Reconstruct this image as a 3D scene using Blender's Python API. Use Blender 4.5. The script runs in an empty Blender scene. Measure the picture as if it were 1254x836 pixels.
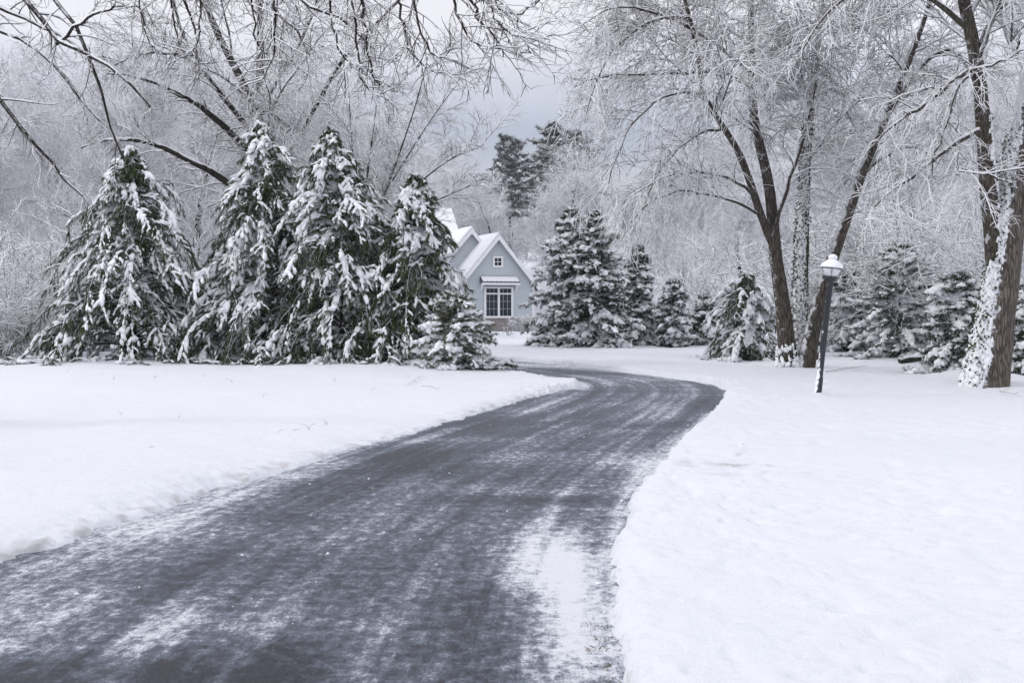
import bpy, math, numpy as np
from mathutils import Vector

sc = bpy.context.scene
COL = sc.collection
PI = math.pi

# ------------------------------------------------------------------ camera frame
W, H, FPX = 1254.0, 836.0, 1393.0
CAMZ, HORIZ = 1.5, 375.0
PITCH = math.atan((418 - HORIZ) / FPX)


def ray(px, py):
    u, v = (px - W / 2) / FPX, (H / 2 - py) / FPX
    c, s = math.cos(PITCH), math.sin(PITCH)
    return np.array([u, c + v * s, -s + v * c])


def at(px, py, Y):
    d = ray(px, py)
    return np.array([0, 0, CAMZ]) + d * (Y / d[1])


def gnd(px, py, z=0.0):
    d = ray(px, py)
    return np.array([0, 0, CAMZ]) + d * ((z - CAMZ) / d[2])


# ------------------------------------------------------------------ noise
def _h(i, j, k, seed):
    n = (i * 374761393 + j * 668265263 + k * 2147483647 + seed * 974711) & 0xFFFFFFFF
    n = ((n ^ (n >> 13)) * 1274126177) & 0xFFFFFFFF
    n = n ^ (n >> 16)
    return (n & 0xFFFF) / 65535.0


def vnoise(x, y, z=None, seed=1):
    x = np.asarray(x, float); y = np.asarray(y, float)
    z = np.zeros_like(x) if z is None else np.asarray(z, float)
    i, j, k = np.floor(x).astype(np.int64), np.floor(y).astype(np.int64), np.floor(z).astype(np.int64)
    u, v, w = x - i, y - j, z - k
    u, v, w = u * u * (3 - 2 * u), v * v * (3 - 2 * v), w * w * (3 - 2 * w)
    r = 0
    for a in (0, 1):
        for b in (0, 1):
            for c in (0, 1):
                r = r + _h(i + a, j + b, k + c, seed) * (u if a else 1 - u) * (v if b else 1 - v) * (w if c else 1 - w)
    return r * 2 - 1


def fbm(x, y, oct=4, seed=1):
    r, a, f = 0, 1.0, 1.0
    for o in range(oct):
        r = r + a * vnoise(x * f + 17.3 * o, y * f - 9.1 * o, seed=seed + o)
        a *= .5; f *= 2.03
    return r


def sstep(a, b, x):
    t = np.clip((x - a) / (b - a), 0, 1)
    return t * t * (3 - 2 * t)


def nrm(v):
    return v / np.maximum(np.linalg.norm(v, axis=-1, keepdims=True), 1e-9)


# ------------------------------------------------------------------ mesh helpers
class MB:
    """collects vertices and faces; build() links them as one mesh object"""

    def __init__(s):
        s.v, s.q, s.t, s.n, s.a = [], [], [], 0, []

    def add(s, v, quads=None, tris=None, tone=0.5):
        v = np.asarray(v, float).reshape(-1, 3)
        if quads is not None and len(quads): s.q.append(np.asarray(quads, np.int64).reshape(-1, 4) + s.n)
        if tris is not None and len(tris): s.t.append(np.asarray(tris, np.int64).reshape(-1, 3) + s.n)
        s.v.append(v); s.n += len(v)
        s.a.append(np.broadcast_to(np.asarray(tone, float), (len(v),)).copy())

    def mesh(s, name, mat, smooth=True):
        me = bpy.data.meshes.new(name)
        v = np.concatenate(s.v).astype(np.float32)
        loops, starts, c = [], [], 0
        if s.q:
            q = np.concatenate(s.q); loops.append(q.ravel()); starts.append(c + 4 * np.arange(len(q))); c += 4 * len(q)
        if s.t:
            t = np.concatenate(s.t); loops.append(t.ravel()); starts.append(c + 3 * np.arange(len(t))); c += 3 * len(t)
        loops = np.concatenate(loops).astype(np.int32); starts = np.concatenate(starts).astype(np.int32)
        me.vertices.add(len(v)); me.vertices.foreach_set('co', v.ravel())
        me.loops.add(len(loops)); me.loops.foreach_set('vertex_index', loops)
        me.polygons.add(len(starts)); me.polygons.foreach_set('loop_start', starts)
        me.polygons.foreach_set('use_smooth', np.full(len(starts), smooth))
        at_ = me.attributes.new('tone', 'FLOAT', 'POINT'); at_.data.foreach_set('value', np.concatenate(s.a).astype(np.float32))
        me.update(calc_edges=True)
        if mat: me.materials.append(mat)
        return me

    def build(s, name, mat, parent=None, smooth=True, origin=None):
        if origin is not None:
            s.v = [v - np.asarray(origin) for v in s.v]
        o = bpy.data.objects.new(name, s.mesh(name, mat, smooth)); COL.objects.link(o)
        if origin is not None: o.location = origin
        if parent: o.parent = parent
        return o

    # ---- shapes
    def tubes(s, P, R, S=6, flat=1.0, tone=.5, cap=False, wob=0, rng=None):
        P = np.asarray(P, float); R = np.asarray(R, float)
        if P.ndim == 2: P, R = P[None], R[None]
        N, K, _ = P.shape
        T = np.empty_like(P)
        T[:, 1:-1] = P[:, 2:] - P[:, :-2]; T[:, 0] = P[:, 1] - P[:, 0]; T[:, -1] = P[:, -1] - P[:, -2]
        T = nrm(T)
        ch = P[:, -1] - P[:, 0]
        ref = np.stack([ch[:, 1], -ch[:, 0], np.zeros(N)], 1)
        bad = np.linalg.norm(ref, axis=1) < .12 * np.linalg.norm(ch, axis=1) + 1e-6
        ref[bad] = (1, 0, 0)
        ref = nrm(ref)[:, None]
        side = nrm(ref - (ref * T).sum(-1, keepdims=True) * T)
        up = np.cross(side, T)
        up = np.where(up[..., 2:3] < 0, -up, up) if flat != 1.0 else up
        a = np.arange(S) * 2 * PI / S + (PI / S if S == 3 else 0)
        rr = R[:, :, None]
        if wob: rr = rr * (1 + wob * rng.normal(size=(N, K, S)))
        V = P[:, :, None] + (rr * np.cos(a))[..., None] * side[:, :, None] + (rr * np.sin(a) * flat)[..., None] * up[:, :, None]
        i = np.arange(K - 1)[:, None]; j = np.arange(S)[None]
        q = np.stack([i * S + j, i * S + (j + 1) % S, (i + 1) * S + (j + 1) % S, (i + 1) * S + j], -1).reshape(-1, 4)
        Q = (np.arange(N)[:, None, None] * K * S + q[None]).reshape(-1, 4)
        tr = None
        if cap:
            jj = np.arange(1, S - 1)
            t0 = np.stack([0 * jj, jj + 1, jj], 1); t1 = np.stack([0 * jj, jj, jj + 1], 1) + (K - 1) * S
            tr = (np.arange(N)[:, None, None] * K * S + np.concatenate([t0, t1])[None]).reshape(-1, 3)
        tn = np.repeat(np.broadcast_to(np.asarray(tone, float), (N,)), K * S)
        s.add(V.reshape(-1, 3), Q, tr, tn)

    def box(s, c, d, rz=0, M=None):
        x, y, z = np.array(d) / 2
        v = np.array([[i * x, j * y, k * z] for k in (-1, 1) for j in (-1, 1) for i in (-1, 1)])
        if rz: v[:, :2] = v[:, :2] @ np.array([[math.cos(rz), math.sin(rz)], [-math.sin(rz), math.cos(rz)]])
        v = v + np.array(c)
        s.add(v, [(0, 2, 3, 1), (4, 5, 7, 6), (0, 1, 5, 4), (2, 6, 7, 3), (0, 4, 6, 2), (1, 3, 7, 5)])

    def prism(s, pts, ext):
        """polygon pts (n,3) extruded by vector ext"""
        p = np.array(pts, float); n = len(p); e = np.array(ext, float)
        v = np.concatenate([p, p + e])
        s.add(v, [(i, (i + 1) % n, n + (i + 1) % n, n + i) for i in range(n)],
              [(0, i + 1, i) for i in range(1, n - 1)] + [(n, n + i, n + i + 1) for i in range(1, n - 1)])

    def lathe(s, prof, S=24, c=(0, 0, 0), wob=0, rng=None):
        p = np.array(prof, float); K = len(p); a = np.arange(S) * 2 * PI / S
        r = p[:, 0][:, None] * np.ones(S)
        if wob: r = r * (1 + wob * rng.normal(size=r.shape))
        V = np.stack([r * np.cos(a), r * np.sin(a), p[:, 1][:, None] * np.ones(S)], -1) + np.array(c)
        i = np.arange(K - 1)[:, None]; j = np.arange(S)[None]
        s.add(V.reshape(-1, 3), np.stack([i * S + j, i * S + (j + 1) % S, (i + 1) * S + (j + 1) % S, (i + 1) * S + j], -1).reshape(-1, 4))

    def blades(s, B, D, L, Wd, rng, tone):
        """thin triangles: base points B, unit directions D"""
        n = len(B)
        sd = nrm(np.cross(D, rng.normal(size=(n, 3))))
        v = np.stack([B - sd * Wd[:, None] / 2, B + sd * Wd[:, None] / 2, B + D * L[:, None]], 1).reshape(-1, 3)
        s.add(v, None, np.arange(3 * n).reshape(-1, 3), np.repeat(tone, 3))


ICO = np.array([[0, 0, 1], [.89, 0, .45], [.28, .85, .45], [-.72, .53, .45], [-.72, -.53, .45], [.28, -.85, .45], [.72, .53, -.45], [-.28, .85, -.45], [-.89, 0, -.45], [-.28, -.85, -.45], [.72, -.53, -.45], [0, 0, -1]])
ICT = np.array([(0, 1, 2), (0, 2, 3), (0, 3, 4), (0, 4, 5), (0, 5, 1), (1, 6, 2), (2, 7, 3), (3, 8, 4), (4, 9, 5), (5, 10, 1), (6, 7, 2), (7, 8, 3), (8, 9, 4), (9, 10, 5), (10, 6, 1), (11, 7, 6), (11, 8, 7), (11, 9, 8), (11, 10, 9), (11, 6, 10)])


def clumps(mb, C, T, size, elong, rng, rough=.28, flat=.75):
    """irregular clots of snow at C, drawn out along T"""
    n = len(C)
    if n == 0: return
    sd = np.cross(T, (0, 0, 1.)) + 1e-4; sd = nrm(sd); up = np.cross(sd, T)
    v = ICO[None] * (1 + rough * rng.normal(size=(n, 12, 1)))
    w = v[..., :1] * (T * elong[:, None])[:, None] + v[..., 1:2] * sd[:, None] + v[..., 2:3] * up[:, None] * flat
    w = w * size[:, None, None] + C[:, None]
    mb.add(w.reshape(-1, 3), None, (np.arange(n)[:, None, None] * 12 + ICT[None]).reshape(-1, 3))


def tag(o, label=None, cat=None, group=None, kind=None):
    for k, v in (('label', label), ('category', cat), ('group', group), ('kind', kind)):
        if v: o[k] = v
    return o


def empty(name, loc, label, cat, group=None):
    o = bpy.data.objects.new(name, None); COL.objects.link(o); o.location = loc
    o.empty_display_size = .2
    return tag(o, label, cat, group)


def copy_tree(o, parent=None):
    c = o.copy(); COL.objects.link(c); c.parent = parent
    for ch in o.children: copy_tree(ch, c)
    return c


# ------------------------------------------------------------------ materials
def new_mat(name):
    m = bpy.data.materials.new(name); m.use_nodes = True
    nt = m.node_tree; nt.nodes.clear()
    out = nt.nodes.new('ShaderNodeOutputMaterial'); b = nt.nodes.new('ShaderNodeBsdfPrincipled')
    nt.links.new(b.outputs[0], out.inputs[0])
    return m, nt, b


class G:
    """tiny node-graph writer"""

    def __init__(s, nt): s.nt = nt

    def node(s, typ, ins=None, out=0, **kw):
        n = s.nt.nodes.new(typ)
        for k, v in kw.items(): setattr(n, k, v)
        for k, v in (ins or {}).items():
            if isinstance(v, bpy.types.NodeSocket): s.nt.links.new(v, n.inputs[k])
            else: n.inputs[k].default_value = v
        return n.outputs[out]

    def math(s, op, a, b=0.0, clamp=False): return s.node('ShaderNodeMath', {0: a, 1: b}, operation=op, use_clamp=clamp)

    def noise(s, vec, scale, detail=4, rough=.55, out=0, dist=0):
        return s.node('ShaderNodeTexNoise', {'Vector': vec, 'Scale': scale, 'Detail': detail, 'Roughness': rough, 'Distortion': dist}, out=out)

    def ramp(s, f, a, b, lo=0.0, hi=1.0):
        return s.node('ShaderNodeMapRange', {'Value': f, 'From Min': a, 'From Max': b, 'To Min': lo, 'To Max': hi}, interpolation_type='SMOOTHSTEP')

    def mix(s, f, a, b):
        n = s.nt.nodes.new('ShaderNodeMix'); n.data_type = 'RGBA'
        for i, v in ((0, f), (6, a), (7, b)):
            if isinstance(v, bpy.types.NodeSocket): s.nt.links.new(v, n.inputs[i])
            else: n.inputs[i].default_value = v if i == 0 else (*v, 1) if len(v) == 3 else v
        return n.outputs[2]

    def obj(s): return s.node('ShaderNodeTexCoord', out=3)

    def scale(s, vec, x, y, z): return s.node('ShaderNodeMapping', {'Vector': vec, 'Scale': (x, y, z)})

    def bump(s, h, strength=.3, dist=.02):
        return s.node('ShaderNodeBump', {'Height': h, 'Strength': strength, 'Distance': dist})

    def attr(s, name, out=2): return s.node('ShaderNodeAttribute', attribute_name=name, out=out)

    def nz(s): return s.node('ShaderNodeSeparateXYZ', {0: s.node('ShaderNodeNewGeometry', out=1)}, out=2)


SNOW = (.86, .875, .91)
SNOW_FRESH = (.93, .94, .965)


def mat_plain(name, col, rough=.7, metal=0, bump=0, scale=30, var=.12, spec=.4):
    m, nt, b = new_mat(name); g = G(nt); o = g.obj()
    n = g.noise(o, scale, 5)
    c = g.mix(n, tuple(x * (1 - var) for x in col), tuple(min(1, x * (1 + var)) for x in col))
    nt.links.new(c, b.inputs['Base Color'])
    b.inputs['Roughness'].default_value = rough; b.inputs['Metallic'].default_value = metal
    b.inputs['Specular IOR Level'].default_value = spec
    if bump: nt.links.new(g.bump(n, bump, .02), b.inputs['Normal'])
    return m


def mat_snow(name, bump=.35, sc_=22, dist=.02):
    m, nt, b = new_mat(name); g = G(nt); o = g.obj()
    n = g.noise(o, sc_, 6, .65)
    nt.links.new(g.mix(n, (.88, .895, .93), (.93, .94, .96)), b.inputs['Base Color'])
    b.inputs['Roughness'].default_value = .75; b.inputs['Specular IOR Level'].default_value = .15
    nt.links.new(g.bump(n, bump, dist), b.inputs['Normal'])
    return m


def mat_twig(name, bark, lo=-.15, hi=.45):
    """thin wood that carries snow along its upper side"""
    m, nt, b = new_mat(name); g = G(nt); o = g.obj()
    n = g.noise(o, 2.2, 3)
    f = g.ramp(g.math('ADD', g.nz(), g.math('MULTIPLY', g.math('SUBTRACT', n, .5), 1.1)), lo, hi)
    n2 = g.noise(o, 9, 3)
    bc = g.mix(n2, tuple(x * .6 for x in bark), tuple(x * 1.4 for x in bark))
    nt.links.new(g.mix(f, bc, SNOW_FRESH), b.inputs['Base Color'])
    b.inputs['Roughness'].default_value = .8; b.inputs['Specular IOR Level'].default_value = .2
    return m


def mat_bark(name, bark, wind=(-.75, -.35, .3), lo=.55, hi=.75, amt=.9, sc_=6):
    """furrowed bark, snow plastered on the windward side"""
    m, nt, b = new_mat(name); g = G(nt); o = g.obj()
    st = g.scale(o, 9, 9, 1.6)
    n = g.noise(st, 2.6, 8, .65)
    v = g.node('ShaderNodeTexVoronoi', {'Vector': g.scale(o, 16, 16, 2.2), 'Scale': 1.6}, out=0, feature='DISTANCE_TO_EDGE')
    h = g.math('ADD', n, g.math('MULTIPLY', g.ramp(v, 0, .25), .5))
    bc = g.mix(g.ramp(h, .45, 1.1), tuple(x * .38 for x in bark), tuple(x * 1.25 for x in bark))
    bc = g.mix(g.ramp(g.noise(o, 1.3, 4), .5, .75, 0, .5), bc, (bark[0] * .9, bark[1] * 1.05, bark[2] * .8))
    nv = g.node('ShaderNodeNewGeometry', out=1)
    dt = g.node('ShaderNodeVectorMath', {0: nv, 1: wind}, out=1, operation='DOT_PRODUCT')
    p = g.noise(o, sc_, 6, .7)
    up = g.math('MULTIPLY', g.math('MAXIMUM', g.nz(), 0.0), .9)
    f = g.math('ADD', g.math('ADD', g.math('MULTIPLY', dt, .75), g.math('MULTIPLY', g.math('SUBTRACT', p, .5), 1.7)), up)
    f = g.math('MULTIPLY', g.ramp(f, lo, hi), amt)
    nt.links.new(g.mix(f, bc, SNOW), b.inputs['Base Color'])
    b.inputs['Roughness'].default_value = .9; b.inputs['Specular IOR Level'].default_value = .2
    hh = g.math('ADD', h, g.math('MULTIPLY', f, 1.2))
    nt.links.new(g.bump(hh, .9, .03), b.inputs['Normal'])
    return m


def mat_needles(name, dark, light, frost=.8):
    m, nt, b = new_mat(name); g = G(nt)
    t = g.attr('tone')
    c = g.mix(g.ramp(t, 0, .7), dark, light)
    c = g.mix(g.ramp(t, frost, frost + .12), c, (.8, .82, .86))
    nt.links.new(c, b.inputs['Base Color'])
    b.inputs['Roughness'].default_value = .65; b.inputs['Specular IOR Level'].default_value = .25
    return m


M = {}
M['snow'] = mat_snow('snow_fluffy', .5, 30, .03)
M['twig'] = mat_twig('snowy_twig', (.035, .03, .03), -.75, .08)
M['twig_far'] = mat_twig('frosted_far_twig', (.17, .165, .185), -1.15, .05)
M['twig_dark'] = mat_twig('darker_twig', (.05, .043, .04), -.3, .4)
M['bark'] = mat_bark('bark_brown', (.10, .086, .073), lo=.62, hi=.9)
M['bark_snow'] = mat_bark('bark_plastered', (.09, .075, .062), wind=(-.45, -.6, .3), lo=.5, hi=.62, sc_=12)
M['bark_big'] = mat_bark('bark_grey_big', (.15, .128, .112), wind=(-.97, -.05, .1), lo=.42, hi=.55, sc_=7)
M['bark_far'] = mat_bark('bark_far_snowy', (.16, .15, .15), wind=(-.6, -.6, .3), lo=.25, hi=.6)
M['bark_dark'] = mat_bark('bark_dark', (.05, .042, .037), lo=.6, hi=.9)
M['needle'] = mat_needles('weeping_needles', (.004, .011, .003), (.045, .075, .014), .86)
M['needle_blue'] = mat_needles('spruce_needles', (.008, .018, .010), (.04, .06, .03), .72)
M['needle_warm'] = mat_needles('shrub_needles', (.02, .026, .01), (.09, .1, .035), .84)
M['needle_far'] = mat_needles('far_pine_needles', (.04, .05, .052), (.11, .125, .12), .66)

# ------------------------------------------------------------------ driveway outline
RE = [gnd(*p)[:2] for p in [(768, 836), (757, 790), (750, 740), (751, 690), (762, 650), (785, 600), (815, 560), (850, 525), (880, 500),
                            (893, 484), (882, 473), (850, 467), (800, 460.5), (740, 453), (680, 446), (620, 440.5)]]
LE = [gnd(*p)[:2] for p in [(-60, 715), (0, 692), (150, 641), (300, 590), (450, 545), (560, 513), (640, 490), (690, 477)]] + \
     [gnd(*p, z=.1)[:2] for p in [(716, 469), (706, 464), (660, 456), (620, 450)]]
RE = [np.array([.9, -8.]), np.array([.62, 0.]), np.array([.5, 2.5])] + RE + [np.array([-6., 35.5]), np.array([-14., 41.]), np.array([-30., 46.])]
LE = [np.array([-2.7, -8.]), np.array([-2.95, 0.]), np.array([-3.03, 3.5])] + LE + [np.array([-6., 31.]), np.array([-14., 35.]), np.array([-30., 39.])]


def smooth(poly, n=2):
    p = np.array(poly)
    for _ in range(n):
        q = np.empty((2 * len(p), 2)); q[0] = p[0]; q[-1] = p[-1]
        q[1:-1:2] = .75 * p[:-1] + .25 * p[1:]; q[2::2] = .25 * p[:-1] + .75 * p[1:]
        p = q
    return p


RE, LE = smooth(RE), smooth(LE)


def resamp(p, n):
    p = np.asarray(p, float); s = np.r_[0, np.cumsum(np.linalg.norm(np.diff(p, axis=0), axis=1))]
    t = np.linspace(0, s[-1], n)
    return np.stack([np.interp(t, s, p[:, k]) for k in range(p.shape[1])], 1)


POLY = np.concatenate([RE, LE[::-1]])
CL = smooth([(-.9, -8), (-1.15, 0), (-1.2, 4), (-1.05, 7), (-.5, 10), (.3, 13), (1.4, 17), (2.2, 20), (2.3, 22.5), (1.5, 25), (.2, 27.5), (-2, 30.5), (-6, 33.2), (-14, 38), (-30, 42.5)], 3)


def seg_dist(x, y, poly, closed):
    """distance to polyline, arc length at nearest point, signed side"""
    a = poly if closed else poly[:-1]; b = np.roll(poly, -1, 0) if closed else poly[1:]
    best = np.full(x.shape, 1e9); sl = np.zeros(x.shape); sg = np.zeros(x.shape)
    cum = 0
    for (ax, ay), (bx, by) in zip(a, b):
        dx, dy = bx - ax, by - ay; L2 = dx * dx + dy * dy
        if L2 < 1e-12: continue
        t = np.clip(((x - ax) * dx + (y - ay) * dy) / L2, 0, 1)
        ex, ey = x - ax - t * dx, y - ay - t * dy
        d = ex * ex + ey * ey; m = d < best
        best[m] = d[m]
        if not closed:
            sl[m] = (cum + t * math.sqrt(L2))[m]; sg[m] = np.sign(dx * ey - dy * ex)[m]
        cum += math.sqrt(L2)
    return np.sqrt(best), sl, sg


def inside(x, y, poly):
    c = np.zeros(x.shape, bool); b = np.roll(poly, -1, 0)
    for (ax, ay), (bx, by) in zip(poly, b):
        if ay == by: continue
        c ^= ((ay > y) != (by > y)) & (x < (bx - ax) * (y - ay) / (by - ay) + ax)
    return c


MOUNDS = []   # (x, y, height, radius)


def base_h(x, y):
    """lie of the land without the cleared driveway"""
    x = np.asarray(x, float); y = np.asarray(y, float)
    h = .11 + .07 * vnoise(x * .33, y * .33, seed=5) + .02 * vnoise(x * .9, y * .9, seed=8)
    h = h + .12 * sstep(20, 25, y) * sstep(.5, -4, x) * (1 - sstep(27, 33, y)) * .6
    h = h + 9.5 * sstep(84, 165, y) * (.75 + .25 * vnoise(x * .02, y * .02, seed=9)) + 6 * sstep(160, 260, y)
    h = h + 1.8 * sstep(10, 40, x) * sstep(35, 80, y)
    for mx, my, mh, mr in MOUNDS:
        h = h + mh * np.exp(-((x - mx) ** 2 + (y - my) ** 2) / (mr * mr))
    return h


def zat(x, y): return float(base_h(np.array([x]), np.array([y]))[0])


def axis(segs):
    out = [segs[0][0]]
    for a, b, st in segs:
        n = max(1, int(round((b - a) / st))); out += list(np.linspace(a, b, n + 1)[1:])
    return np.array(out)


def geo(a, b, st, g):
    out = [a]
    while out[-1] < b: out.append(out[-1] + st); st *= g
    return np.array(out[1:])


RT = gnd(1210, 472)[:2]; CT = gnd(975, 452)[:2]; LP = gnd(1001, 482, .1)[:2]
MOUNDS += [(RT[0] - .25, RT[1] - .1, .17, .8), (CT[0], CT[1], .12, .9), (LP[0] + .05, LP[1], .03, .35),
           (-.9, 52, .14, 3.2), (1.8, 60, .1, 3.5), (-2, 76, -.34, 11), (-9, 25, .08, 4)]


def build_ground():
    xs = axis([(-7, -3.6, .05), (-3.6, -2.2, .035), (-2.2, .2, .05), (.2, 1.7, .02), (1.7, 4.2, .04), (4.2, 9, .06)])
    xs = np.r_[-7 - geo(0, 700, .07, 1.06)[::-1], xs, 9 + geo(0, 700, .08, 1.06)]
    ys = axis([(2, 4.2, .06), (4.2, 9, .025), (9, 14, .04), (14, 33, .06)])
    ys = np.r_[2 - geo(0, 80, .1, 1.2)[::-1], ys, 33 + geo(0, 900, .1, 1.03)]
    X, Y = np.meshgrid(xs, ys)
    x, y = X.ravel(), Y.ravel()
    z = base_h(x, y)
    near = (np.abs(x) < 40) & (y < 52)
    d = np.full(x.shape, 50.)
    xi, yi = x[near], y[near]
    dd, _, _ = seg_dist(xi, yi, POLY, True)
    ins = inside(xi, yi, POLY)
    d[near] = np.where(ins, -dd, dd)
    rag = .035 * vnoise(x * 6, y * 6, seed=21) + .028 * vnoise(x * 15, y * 15, seed=22) + .016 * vnoise(x * 34, y * 34, seed=24) + .05 * vnoise(x * 1.3, y * 1.3, seed=23)
    left = x < np.interp(y, CL[:, 1][:60], CL[:, 0][:60])
    rag = np.where(left & (y < 20), rag * 1.5, rag)
    e = d + rag
    soft = np.where(left & (y < 20), .22, .05)
    rim = 1 - np.exp(-np.maximum(e, 0) / soft)
    crumb = np.exp(-np.maximum(e, 0) / .2) * (.034 * np.maximum(vnoise(x * 11, y * 11, seed=31), 0) + .012 * vnoise(x * 23, y * 23, seed=32))
    fine = .012 * vnoise(x * 1.7, y * 1.7, seed=39) + .005 * vnoise(x * 5, y * 5, seed=40) + .0025 * vnoise(x * 13, y * 13, seed=41)
    # wind-roughened crust on the right-hand lawn
    rough = sstep(-1.2, .2, fbm(x * .35, y * .35, 2, seed=50)) * (x > 0)
    fine = fine + rough * (.010 * vnoise(x * 7, y * 7, seed=51) + .012 * np.abs(vnoise(x * 14, y * 14, seed=52)))
    fine = fine - (x > 0) * .035 * np.maximum(vnoise(x * 4.3, y * 4.3, seed=55) - .35, 0) - rough * .05 * np.maximum(vnoise(x * 10, y * 10, seed=56) - .3, 0)
    lip = .008 * np.exp(-np.maximum(e, 0) / .25) * (~left)
    zz = np.where(e > 0, (z + lip) * rim + crumb + fine, -.03 - .2 * sstep(0, -.25, e))
    # trodden, dirtied scrape beside the drive
    px, py = gnd(905, 583)[:2]
    sc_ = np.exp(-(((x - px) / .45) ** 2 + ((y - py) / .35) ** 2))
    zz = zz - sc_ * (.02 + .03 * np.abs(vnoise(x * 9, y * 9, seed=60)))
    V = np.stack([x, y, zz], 1)
    nx, ny = len(xs), len(ys)
    i = np.arange(ny - 1)[:, None] * nx + np.arange(nx - 1)[None]
    Q = np.stack([i, i + 1, i + nx + 1, i + nx], -1).reshape(-1, 4)
    dirt = sc_ * sstep(-.2, .6, fbm(x * 4, y * 4, 3, seed=61)) * .75
    thin = np.where((d > 0) & (d < .25) & left & (y < 20), (1 - d / .25), 0) * sstep(-.1, .7, fbm(x * 9, y * 9, 2, seed=62)) * .55
    mb = MB(); mb.add(V, Q, None, np.clip(dirt + thin, 0, 1))
    m, nt, b = new_mat('snow_ground'); g = G(nt); o = g.obj()
    n1 = g.noise(o, 14, 8, .7); n2 = g.noise(o, 1.6, 3); n3 = g.noise(o, 70, 3, .7)
    c = g.mix(n2, (.755, .78, .835), (.80, .82, .86))
    c = g.mix(g.ramp(g.noise(o, 60, 3), .62, .8, 0, .25), c, (.7, .71, .74))
    c = g.mix(g.attr('tone'), c, (.27, .25, .23))
    nt.links.new(c, b.inputs['Base Color']); b.inputs['Roughness'].default_value = .7
    b.inputs['Specular IOR Level'].default_value = .2
    h = g.math('ADD', g.math('MULTIPLY', n1, .8), g.math('MULTIPLY', n3, .25))
    nt.links.new(g.bump(h, .75, .035), b.inputs['Normal'])
    tag(mb.build('snow_ground', m), kind='structure')


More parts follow.
